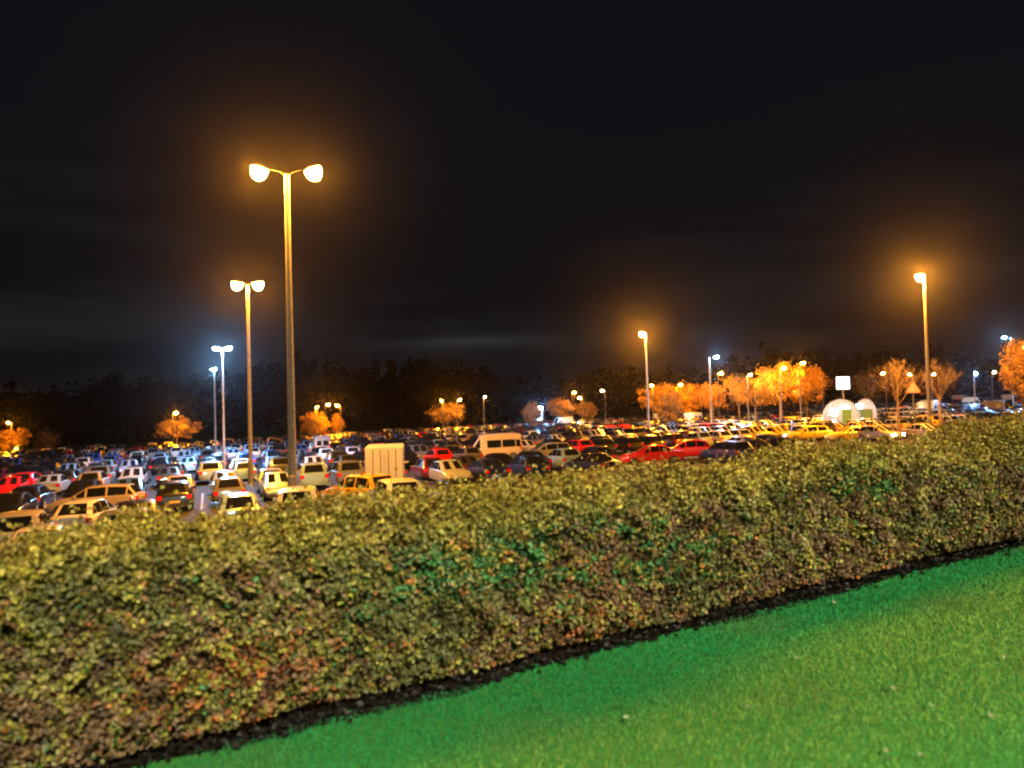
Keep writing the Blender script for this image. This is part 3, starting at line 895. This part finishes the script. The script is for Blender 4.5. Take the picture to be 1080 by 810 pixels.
PROTO = {}
def proto(kind):
    if kind in PROTO: return PROTO[kind]
    c = car_meshes(kind); d = {}
    d['body'] = c['body'].mesh('body', M['paint'], True, 38)
    d['windscreen'] = [g.mesh('windscreen', M['glass'], False) for g in c['glass'].get('windscreen', [])]
    d['rear_window'] = [g.mesh('rear_window', M['glass'], False) for g in c['glass'].get('rear_window', [])]
    d['side_window'] = [g.mesh('side_window', M['glass'], False) for g in c['glass']['side_window']]
    d['taillight'] = [g.mesh('taillight', M['taillight'], False) for g in c['taillight']]
    d['headlight'] = [g.mesh('headlight', M['headlight'], False) for g in c['headlight']]
    d['headlight_on'] = [g.mesh('headlight', M['headlight_on'], False) for g in c['headlight']]
    d['mirror'] = [g.mesh('mirror', M['paint'], False) for g in c['mirror']]
    d['number_plate'] = [c['plate_r'].mesh('number_plate', M['plate_y'], False), c['plate_f'].mesh('number_plate', M['plate_w'], False)]
    d['bumper'] = [g.mesh('bumper', M['trim'], False) for g in c['bumper']]
    d['wheel'] = [(a.mesh('tyre', M['tyre']), b_.mesh('rim', M['rim'])) for a, b_ in c['wheel']]
    # all in one, for those too small to show parts
    mb = MB()
    mb.add(c['body'].v, c['body'].f, 0)
    for k in ('windscreen', 'rear_window', 'side_window'):
        for g in c['glass'].get(k, []): mb.add(g.v, g.f, 1)
    for g in c['taillight']: mb.add(g.v, g.f, 2)
    for g in c['headlight']: mb.add(g.v, g.f, 3)
    for g, h in c['wheel']: mb.add(g.v, g.f, 4)
    d['whole'] = mb.mesh('parked_car', [M['paint'], M['glass'], M['taillight'], M['headlight'], M['tyre']], True, 38)
    d['mb'] = mb
    PROTO[kind] = d
    return d

PAINT = {'black': (.008,.008,.010), 'dark grey': (.035,.037,.042), 'silver': (.36,.38,.40), 'grey': (.13,.135,.14), 'white': (.72,.72,.70),
         'dark blue': (.012,.022,.085), 'blue': (.03,.10,.36), 'red': (.85,.014,.012), 'maroon': (.12,.012,.022), 'pale blue': (.22,.36,.50),
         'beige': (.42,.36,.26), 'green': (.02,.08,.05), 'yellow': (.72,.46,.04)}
COLW = [('black',.30),('dark grey',.17),('silver',.11),('grey',.10),('white',.08),('dark blue',.10),('blue',.05),('red',.04),('maroon',.03),('pale blue',.05),('beige',.01)]
NICE = {'hatchback': 'hatchback', 'saloon': 'saloon', 'estate': 'estate car', 'suv': 'tall SUV', 'van': 'panel van', 'minibus': 'minibus'}

def place_car(kind, colname, x, y, rz, level, label, group, lit=False, name=None):
    """level 2: all parts, 1: main parts, 0: one mesh"""
    d = proto(kind); z = float(park_z(x, y)) + .008
    rgb = tuple(c*random.uniform(.88, 1.1) for c in PAINT[colname])
    nm = name or ({'van': 'parked_van', 'minibus': 'parked_minibus'}.get(kind, 'parked_car'))
    cat = {'van': 'van', 'minibus': 'minibus'}.get(kind, 'car')
    # lie with the slope of the car park
    ex = Vector((math.cos(rz), math.sin(rz), 0)); gx, gy = .022, -.010
    nrm = Vector((-gx, -gy, 1)).normalized()
    ex = (ex - nrm*ex.dot(nrm)).normalized(); ey = nrm.cross(ex)
    mw = Matrix((ex, ey, nrm)).transposed().to_4x4(); mw.translation = (x, y, z)
    if level == 0:
        o = bpy.data.objects.new(nm, d['whole']); o.matrix_world = mw; o.color = (*rgb, 1)
        link(o); tag(o, label, cat, group); return o
    root = bpy.data.objects.new(nm, None); root.empty_display_size = .3; root.matrix_world = mw; link(root); tag(root, label, cat, group)
    def part(pn, me, par=root):
        o = bpy.data.objects.new(pn, me); o.color = (*rgb, 1); return link(o, par)
    part('body', d['body'])
    keys = ['windscreen', 'rear_window', 'side_window', 'taillight']
    if level == 2 or lit: keys += ['headlight_on' if lit else 'headlight']
    if level == 2: keys += ['mirror', 'number_plate', 'bumper']
    for k in keys:
        for me in d[k]: part(k.replace('_on', ''), me)
    if level == 2:
        for a, b_ in d['wheel']:
            w_ = part('wheel', a); part('rim', b_, w_)
    return root

HT_PX = [(-50,568),(0,565),(130,553),(200,545),(270,530),(330,522),(450,510),(540,500),(600,492),(680,486),(760,472),(830,464),(900,455),(960,448),(1080,432),(1200,420)]
def hedge_row(px):
    for (a, ya), (b_, yb) in zip(HT_PX, HT_PX[1:]):
        if a <= px <= b_: return ya + (yb-ya)*(px-a)/(b_-a)
    return 560

# vehicles one can pick out: kind, colour, px, D, heading (0 = along the row axis away, in degrees), label, lit
AWAY = CA + R(90)
special = [
 ('hatchback','white', 93, 33.5, -12, 'bright white hatchback in orange light above the hedge at left', 0),
 ('suv','beige', 22, 28, 4, 'pale estate-like car half hidden by the hedge, left of the white hatchback', 0),
 ('estate','beige', 100, 41, 78, 'pale beige estate car parked crosswise behind the white hatchback', 0),
 ('hatchback','pale blue', 250, 33, 0, 'pale blue hatchback with red tail lamps just above the hedge', 0),
 ('suv','white', 314, 32.5, -8, 'white tall car seen from behind at the foot of the tallest mast', 0),
 ('suv','yellow', 378, 38, 24, 'yellow-lit tall car right of the tallest mast', 0),  # sodium light put into the paint as yellow
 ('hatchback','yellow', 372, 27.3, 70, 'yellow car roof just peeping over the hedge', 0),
 ('minibus','white', 517, 70, 80, 'white minibus parked side-on in the middle of the car park', 0),
 ('estate','beige', 575, 66, 82, 'long pale estate parked side-on behind the minibus', 0),
 ('saloon','red', 684, 56, 75, 'bright red saloon side-on just above the hedge', 0),
 ('hatchback','red', 722, 60, 60, 'bright red hatchback behind the red saloon', 0),
 ('saloon','black', 622, 50, 10, 'black saloon left of the red cars above the hedge', 0),
 ('hatchback','white', 664, 78, 165, 'pale car catching bright light below the tall mast', 1),
 ('estate','yellow', 850, 76, 70, 'gold-lit estate car above the hedge right of centre', 0),  # gold mast light painted on as yellow bodywork, next saloon too
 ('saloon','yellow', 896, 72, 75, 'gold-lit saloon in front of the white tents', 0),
 ('hatchback','beige', 927, 70, 185, 'car with headlights glaring, right of the white tents', 1),
 ('suv','silver', 1000, 105, 175, 'distant car with bright white headlights near the right bare tree', 1),
 ('van','white', 592, 166, 100, 'far white van floodlit by the blue-white post lamp', 0),
]
taken = []
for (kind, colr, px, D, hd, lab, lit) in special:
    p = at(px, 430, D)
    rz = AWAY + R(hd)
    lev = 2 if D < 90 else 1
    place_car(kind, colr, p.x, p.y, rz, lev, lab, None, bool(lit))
    ln = KIND[kind]['L']
    taken.append((p.x, p.y, ln/2+.75, hd))
# cream box van, seen from behind
def box_van():
    p = at(406, 430, 45.5); z = float(park_z(p.x, p.y))+.008
    root = empty('box_van', (p.x, p.y, z), AWAY - R(14)); tag(root, 'cream high-sided box van standing above the cars right of the mast', 'van')
    mb = MB(); mb.box(-3.0, .55, -1.05, 1.05, .85, 2.78)
    me = mb.build('cargo_box', M['cream_box'], root, False)
    bv = me.modifiers.new('bevel', 'BEVEL'); bv.width = .07; bv.segments = 3
    mb = MB()
    st = [(.60,.95,1.2,2.25,.85),(.75,.97,1.2,2.34,.86),(1.25,.97,1.2,2.25,.84),(1.95,.95,1.15,1.25,.82),(2.45,.9,1.0,1.05,.78),(2.6,.8,.6,.65,.7)]
    rings = [[(s_[0], y, zz) for y, zz in ring(s_, .4)] + [(s_[0], -y, zz) for y, zz in ring(s_, .4)[-2:0:-1]] for s_ in st]
    n_ = len(rings[0]); f = []
    for i in range(len(rings)-1):
        for k in range(n_): f.append((i*n_+k, (i+1)*n_+k, (i+1)*n_+(k+1) % n_, i*n_+(k+1) % n_))
    f.append(tuple(range(n_))); f.append(tuple(range((len(rings)-1)*n_, len(rings)*n_))[::-1])
    mb.add([q for r_ in rings for q in r_], f); o = mb.build('cab', M['paint'], root); o.color = (.66,.62,.52,1)
    mb = MB(); mb.box(-2.95, .6, -.45, .45, .5, .84); mb.build('chassis', M['trim'], root, False)
    for y0, y1 in ((-1.0, -.02), (.02, 1.0)):
        mb = MB(); mb.box(-3.03, -3.003, y0, y1, .92, 2.68); mb.build('rear_door', M['cream_box'], root, False)
    for y0 in (-.62, -.22, .22, .62):
        mb = MB(); mb.tube([(-3.045, y0, .98), (-3.045, y0, 2.62)], .016, 6); mb.build('lock_bar', M['trim'], root)
    for sg in (-1, 1):
        mb = MB(); mb.box(-3.05, -2.96, sg*.88-.08, sg*.88+.08, .62, .80); mb.build('taillight', M['taillight'], root, False)
    mb = MB(); mb.box(-3.04, -2.97, -.26, .26, .64, .76); mb.build('number_plate', M['plate_y'], root, False)
    for x in (-2.0, 1.75):
        for sg in (-1, 1):
            mb = MB(); mb.tube([(x, sg*.72, .36), (x, sg*.92, .36), (x, sg*.95, .36)], [.36,.36,.32], 18); w_ = mb.build('wheel', M['tyre'], root)
            mb = MB(); mb.tube([(x, sg*.93, .36), (x, sg*.96, .36)], [.22,.2], 14); mb.build('rim', M['rim'], w_)
    taken.append((p.x, p.y, 4.0, 0))
box_van()

# the rows
ROWS = [28.6, 34.0, 46.2, 51.6, 63.8, 69.2, 81.4, 86.8, 99.0, 104.4, 116.6, 122.0, 134.2, 139.6, 151.8, 157.2, 169, 174]
ORD = ['nearest','second','third','fourth','fifth','sixth','seventh','eighth','ninth','tenth','eleventh','twelfth','thirteenth','fourteenth','fifteenth','sixteenth','seventeenth','farthest']
slots = []
crnd = random.Random(5)
def pick():
    r_ = crnd.random(); a = 0
    for c_, w_ in COLW:
        a += w_
        if r_ < a: return c_
    return 'black'
blockers = [(302.5,35),(261,56),(974.5,73),(681,110),(234.5,68),(226,96),(748,105)]
bl = [at(px, 430, D) for px, D in blockers]
lines = MB()
for ri, t in enumerate(ROWS):
    row = []
    for k in range(-80, 90):
        s = k*2.6 + (.9 if ri % 4 > 1 else 0)
        x, y = car_xy(s, t)
        if y < 18: continue
        q = proj((x, y, float(park_z(x, y))+1.3))
        if not (-90 < q[0] < 1170): continue
        far_w = q[0] > 690 and t > 112
        if -40 < q[0] < 1110 and t < 75:
            for sg in (1,):
                x0, y0 = car_xy(s-1.3, t-2.5); x1, y1 = car_xy(s-1.3, t+2.5)
                w_ = (CU[0]*.05, CU[1]*.05)
                zf = lambda a, b_: float(park_z(a, b_))+.011
                lines.add([(x0-w_[0], y0-w_[1], zf(x0, y0)), (x0+w_[0], y0+w_[1], zf(x0, y0)), (x1+w_[0], y1+w_[1], zf(x1, y1)), (x1-w_[0], y1-w_[1], zf(x1, y1))], [(0,1,2,3)])
        if q[1] > hedge_row(q[0]) + 3: continue
        kind = crnd.choices(['hatchback','saloon','estate','suv','van'], [.46,.2,.13,.2,.01])[0]
        if kind == 'van' and (y < 85 or 820 < q[0] < 960): kind = 'hatchback'
        colr = pick()
        if 70 < q[0] < 340 and 44 < y < 120: colr = crnd.choices(['silver','pale blue','white','blue','black','dark grey','grey'], [.15,.22,.07,.15,.20,.13,.08])[0]  # pale and blue paints carry the cool lamps' light here
        if 745 < q[0] < 1000 and 60 < y < 118: colr = crnd.choices(['yellow','beige','white','silver','black','dark grey'], [.16,.24,.22,.14,.14,.10])[0]  # yellow and pale paints stand in for the mast's gold light
        if kind == 'van' and colr not in ('white','silver','dark blue','black'): colr = 'white'
        if crnd.random() > .985: continue
        if (650 < q[0] < 752 and y < 63) or (828 < q[0] < 940 and y < 79): continue
        if any(math.hypot(x-a, y-b_) < r_ for a, b_, r_, _ in taken): continue
        if any(math.hypot(x-p.x, y-p.y) < 1.3 for p in bl): continue
        rev = crnd.random() < .3
        row.append([kind, colr, x + crnd.uniform(-.15, .15), y + crnd.uniform(-.3, .3), AWAY + (math.pi if rev else 0) + crnd.gauss(0, .025), q[0], ri, y])
    slots.append(row)
lines.build('bay_markings', M['line'], None, False)
tag(bpy.data.objects['bay_markings'], kind='structure')

allc = []
for row in slots:
    row.sort(key=lambda c: c[5])
    for i, c in enumerate(row):
        l_ = row[i-1] if i else None; r_ = row[i+1] if i+1 < len(row) else None
        c.append((l_, r_)); allc.append(c)
allc = [c for c in allc if not (c[0] in ('van', 'suv') and 880 < c[5] < 950 and 60 < c[7] < 100)]
allc.sort(key=lambda c: c[7])
indiv = allc[:282]; rest = allc[282:]
def zone(px):
    for lim, w_ in ((60,'by the left edge'),(200,'left of the blue twin lamp'),(300,'below the blue twin lamp'),(400,'right of the tallest mast'),(500,'left of the minibus'),(620,'beyond the minibus'),
                    (740,'below the small orange trees'),(860,'below the big orange trees'),(940,'near the white tents'),(1000,'below the bare trees')):
        if px < lim: return w_
    return 'by the right edge'
def nb(c): return f"{c[1]} {NICE[c[0]]}" if c else None
labels = {}
def art(s): return ('an ' if s[0] in 'aeiou' else 'a ') + s
def lab1(c):
    l_, r_ = c[8]
    a, b_ = nb(l_), nb(r_)
    row = ORD[c[6]] + ' row'
    if a and b_: return f"{nb(c)} between {a} and {b_}, {row}"
    if b_: return f"{nb(c)} at the left end of the {row}"
    if a: return f"{nb(c)} at the right end of the {row}"
    return f"{nb(c)} alone in the {row}"
def lab2(c): return f"{nb(c)} {zone(c[5])}, {ORD[c[6]]} row"
from collections import Counter
c1 = Counter(lab1(c) for c in indiv); c2 = Counter(lab2(c) for c in indiv)
def lab3(c):
    a = nb(c[8][0])
    return f"{nb(c)} {zone(c[5])}, right of {a}, {ORD[c[6]]} row" if a else lab2(c)
c3 = Counter(lab3(c) for c in indiv)
for c in indiv:
    opts = [(c2, lab2(c)), (c1, lab1(c)), (c3, lab3(c))]
    lab = next((l_ for cc, l_ in opts if cc[l_] == 1 and len(l_.split()) <= 16), None)
    if lab is None: lab = lab3(c) if len(lab3(c).split()) <= 16 else lab2(c)
    D = c[7]
    lev = 2 if D < 46 else (1 if D < 62 else 0)
    place_car(c[0], c[1], c[2], c[3], c[4], lev, lab, 'cars parked in rows')
# the remaining far cars, one mass
V_, Q_, T_, C_, MI = [], [], [], [], []
def far_mass():
    me_v = []; faces = []; mi = []; cols = []
    for c in rest:
        mb = proto(c[0])['mb']
        b_ = len(me_v)
        ca, sa = math.cos(c[4]), math.sin(c[4]); z = float(park_z(c[2], c[3]))+.008
        rgb = [q*random.uniform(.85, 1.1) for q in PAINT[c[1]]]
        for (x, y, zz) in mb.v:
            me_v.append((c[2]+x*ca-y*sa, c[3]+x*sa+y*ca, z+zz)); cols.append((*rgb, 1))
        for f, m_ in zip(mb.f, mb.m):
            faces.append(tuple(b_+i for i in f)); mi.append(m_)
    me = bpy.data.meshes.new('far_cars'); me.from_pydata(me_v, [], faces)
    for k in (M['paint_far'], M['glass'], M['taillight'], M['headlight'], M['tyre']): me.materials.append(k)
    me.polygons.foreach_set('material_index', mi); me.polygons.foreach_set('use_smooth', [True]*len(faces))
    me.set_sharp_from_angle(angle=R(38))
    a = me.color_attributes.new('tint', 'FLOAT_COLOR', 'POINT'); a.data.foreach_set('color', np.array(cols, dtype=np.float32).ravel())
    o = bpy.data.objects.new('parked_cars', me)
    tag(link(o), 'mass of small parked cars filling the far rows of the car park', 'cars', kind='stuff')
far_mass()
print('cars', len(indiv), 'rest', len(rest))

# ------------------------------------------------------------------ domed tents, lit sign, warning sign
def dome_tent(label, px, D, w, h, mat, doors, rz):
    p = at(px, 430, D); z = float(park_z(p.x, p.y))
    root = empty('domed_tent', (p.x, p.y, z), rz); tag(root, label, 'tent')
    mb = MB(); n_ = 28; rows = 9; v = []
    wall = h*.45
    prof = [(1.0, 0), (1.0, wall*.5), (1.0, wall)] + [(math.cos(math.pi/2*j/rows), wall+(h-wall)*math.sin(math.pi/2*j/rows)) for j in range(1, rows)]
    for (r_, zz) in prof:
        for i in range(n_):
            a = 2*math.pi*i/n_; k = 1 + .012*math.cos(a*14)
            v.append((w/2*r_*k*math.cos(a), w/2*r_*k*math.sin(a), zz))
    v.append((0, 0, h)); f = []
    for j in range(len(prof)-1):
        for i in range(n_): f.append((j*n_+i, j*n_+(i+1) % n_, (j+1)*n_+(i+1) % n_, (j+1)*n_+i))
    for i in range(n_): f.append(((len(prof)-1)*n_+i, (len(prof)-1)*n_+(i+1) % n_, len(v)-1))
    mb.add(v, f); mb.build('canopy', mat, root, True, 60)
    mb = MB()
    for i in range(0, n_, 2):
        a = 2*math.pi*i/n_
        mb.tube([(w/2*1.02*r_*math.cos(a), w/2*1.02*r_*math.sin(a), zz+.02) for r_, zz in prof], .022, 5)
    mb.build('frame', M['housing'], root)
    mb = MB(); mb.tube([(0,0,h*.52),(0,0,h*.55),(0,0,h*.66),(0,0,h*.69)], [.12,.26,.26,.1], 12); mb.build('lamp', M['tent_fill_lamp'], root)  # unseen lamp added inside so that the fabric glows
    for (a, zc, ww, hh, key, nm) in doors:
        mb = MB(); x = w/2*1.015; k = 6
        vv = []
        for i in range(k+1):
            b_ = a + (i/k-.5)*ww/(w/2)
            vv += [(x*math.cos(b_), x*math.sin(b_), zc-hh/2), (x*math.cos(b_), x*math.sin(b_), zc+hh/2)]
        mb.add(vv, [(2*i, 2*i+2, 2*i+3, 2*i+1) for i in range(k)])
        mb.build(nm, M[key], root)
    return root
FR = R(-90)
dome_tent('larger white domed tent lit by a floodlight, under the white sign', 887, 92, 4.1, 3.9, M['tent'],
          [(FR+.25-.0, 1.9, 1.0, 1.7, 'tent_green', 'door_flap'), (FR-.45, 3.05*.78, .75, .6, 'white_lamp', 'floodlight'), (FR+.22, 2.95, .62, .34, 'white_lamp', 'floodlight')], R(-20))
dome_tent('smaller pinkish domed tent behind the larger white one', 913, 96, 2.5, 3.8, M['tent_pink'],
          [(FR-.1, 1.9, 1.6, 1.2, 'tent_green', 'door_flap'), (FR-.75, 2.85, .7, .45, 'white_lamp', 'floodlight')], R(-20))
p = at(889, 404, 97); gz = float(park_z(p.x, p.y))
root = empty('lit_sign', (p.x, p.y, gz), R(-22)); tag(root, 'bright white lit sign box on a post above the domed tents', 'sign')
h = p.z-gz
mb = MB(); mb.tube([(0,0,0),(0,0,h-.6)], [.09,.07], 10); mb.build('post', M['pole'], root)
mb = MB(); mb.box(-.80, .80, -.16, .16, h-.82, h+.82); mb.build('cabinet', M['housing'], root, False)
mb = MB(); mb.box(-.74, .74, -.175, -.163, h-.76, h+.76); mb.build('sign_face', M['white_panel'], root, False)
p = at(963, 410, 74); gz = float(park_z(p.x, p.y))
root = empty('warning_sign', (p.x, p.y, gz), R(-28)); tag(root, 'pale triangular warning sign on a post between the two bare trees', 'sign')
h = p.z-gz
mb = MB(); mb.tube([(0,0,0),(0,0,h-.35)], .045, 10); mb.build('post', M['pole'], root)
def tri_plate(r_, y0, y1):
    mb = MB(); pts = []
    for y in (y0, y1):
        for k in range(3):
            a0 = R(90+120*k)
            for da in (-.12, .12):
                pts.append((r_*math.cos(a0+da), y, h+r_*math.sin(a0+da)))
    mb.add(pts, [(0,1,2,3,4,5), (11,10,9,8,7,6)] + [(i, i+6, (i+1) % 6+6, (i+1) % 6) for i in range(6)])
    return mb
tri_plate(.72, -.06, -.03).build('border_plate', M['sign_edge'], root, False)
tri_plate(.56, -.075, -.063).build('face_plate', M['sign_pink'], root, False)

# ------------------------------------------------------------------ sky dome, haze, light
m = bpy.data.materials.new('night sky'); m.use_nodes = True; nt = m.node_tree; nt.nodes.clear()
out = nt.nodes.new('ShaderNodeOutputMaterial'); em = nt.nodes.new('ShaderNodeEmission')
tc = nt.nodes.new('ShaderNodeTexCoord'); mp = nt.nodes.new('ShaderNodeMapping')
mp.inputs['Scale'].default_value = (.0035, .0035, .028)
ns = nt.nodes.new('ShaderNodeTexNoise'); ns.inputs['Scale'].default_value = 1.0; ns.inputs['Detail'].default_value = 5
rp = nt.nodes.new('ShaderNodeValToRGB'); rp.color_ramp.elements[0].position = .42; rp.color_ramp.elements[1].position = .78
rp.color_ramp.elements[0].color = (.0034,.0046,.0066,1); rp.color_ramp.elements[1].color = (.018,.020,.022,1)
sx = nt.nodes.new('ShaderNodeSeparateXYZ')
hr = nt.nodes.new('ShaderNodeMapRange'); hr.inputs['From Min'].default_value = 40; hr.inputs['From Max'].default_value = 260
hr.inputs['To Min'].default_value = 1.0; hr.inputs['To Max'].default_value = .0
base = nt.nodes.new('ShaderNodeMixRGB'); base.inputs[1].default_value = (.0046,.0060,.0088,1)
nt.links.new(tc.outputs['Object'], mp.inputs['Vector']); nt.links.new(mp.outputs['Vector'], ns.inputs['Vector']); nt.links.new(ns.outputs['Fac'], rp.inputs['Fac'])
nt.links.new(tc.outputs['Object'], sx.inputs['Vector']); nt.links.new(sx.outputs['Z'], hr.inputs['Value'])
nt.links.new(hr.outputs['Result'], base.inputs['Fac']); nt.links.new(rp.outputs['Color'], base.inputs[2])
# one thin bright bank of cloud low over the horizon
def mnode(op, a, b_=None):
    q = nt.nodes.new('ShaderNodeMath'); q.operation = op
    for i, v_ in enumerate((a, b_)):
        if v_ is None: continue
        if isinstance(v_, (int, float)): q.inputs[i].default_value = v_
        else: nt.links.new(v_, q.inputs[i])
    return q.outputs[0]
def bump1(o, c0, w0):
    u_ = mnode('DIVIDE', mnode('SUBTRACT', o, c0), w0)
    return mnode('EXPONENT', mnode('MULTIPLY', mnode('MULTIPLY', u_, u_), -1.0))
bank = mnode('MULTIPLY', bump1(sx.outputs['Z'], 62, 4.5), bump1(sx.outputs['X'], -30, 62))
bank2 = mnode('MULTIPLY', bump1(sx.outputs['Z'], 66, 13), bump1(sx.outputs['X'], -420, 150))
bank = mnode('MULTIPLY', mnode('ADD', bank, mnode('MULTIPLY', bank2, .22)), mnode('GREATER_THAN', sx.outputs['Y'], 0))
bank = mnode('MULTIPLY', bank, mnode('MULTIPLY', ns.outputs['Fac'], 1.6))
addc = nt.nodes.new('ShaderNodeMixRGB'); addc.blend_type = 'ADD'; addc.inputs[2].default_value = (.016,.018,.018,1)
nt.links.new(bank, addc.inputs['Fac']); nt.links.new(base.outputs['Color'], addc.inputs[1])
nt.links.new(addc.outputs['Color'], em.inputs['Color']); em.inputs['Strength'].default_value = .8
nt.links.new(em.outputs['Emission'], out.inputs['Surface']); m.cycles.emission_sampling = 'NONE'
mb = MB(); n_, k_ = 48, 16; v = []
for j in range(-3, k_):
    a = math.pi/2*j/k_
    for i in range(n_): v.append((700*math.cos(a)*math.cos(2*math.pi*i/n_), 700*math.cos(a)*math.sin(2*math.pi*i/n_), 700*math.sin(a)))
v.append((0,0,700)); f = []
for j in range(k_+2):
    for i in range(n_): f.append((j*n_+i, (j+1)*n_+i, (j+1)*n_+(i+1) % n_, j*n_+(i+1) % n_))
for i in range(n_): f.append(((k_+2)*n_+i, len(v)-1, (k_+2)*n_+(i+1) % n_))
mb.add(v, f)
tag(mb.build('sky', m, None, True, 180), kind='structure')

w = bpy.data.worlds.new('World'); S.world = w; w.use_nodes = True
nt = w.node_tree
bg = nt.nodes['Background']; bg.inputs['Color'].default_value = (.01,.01,.014,1); bg.inputs['Strength'].default_value = .3
vs = nt.nodes.new('ShaderNodeVolumeScatter'); vs.inputs['Density'].default_value = .00005; vs.inputs['Anisotropy'].default_value = .94
vs.inputs['Color'].default_value = (1, .97, .95, 1)
nt.links.new(vs.outputs['Volume'], nt.nodes['World Output'].inputs['Volume'])
try: w.cycles.homogeneous_volume = True
except Exception as e: print(e)

# ------------------------------------------------------------------ render settings
S.render.engine = 'CYCLES'
S.view_settings.view_transform = 'Standard'
try: S.view_settings.look = 'None'
except Exception: pass
S.view_settings.exposure = 0
c = S.cycles
c.use_denoising = True
try: c.denoiser = 'OPENIMAGEDENOISE'
except Exception as e: print(e)
c.max_bounces = 5; c.diffuse_bounces = 2; c.glossy_bounces = 3; c.transmission_bounces = 3; c.volume_bounces = 0; c.transparent_max_bounces = 4
c.sample_clamp_indirect = 3.0; c.sample_clamp_direct = 0
c.use_light_tree = True
c.caustics_reflective = False; c.caustics_refractive = False
c.pixel_filter_type = 'BLACKMAN_HARRIS'; c.filter_width = 2.0
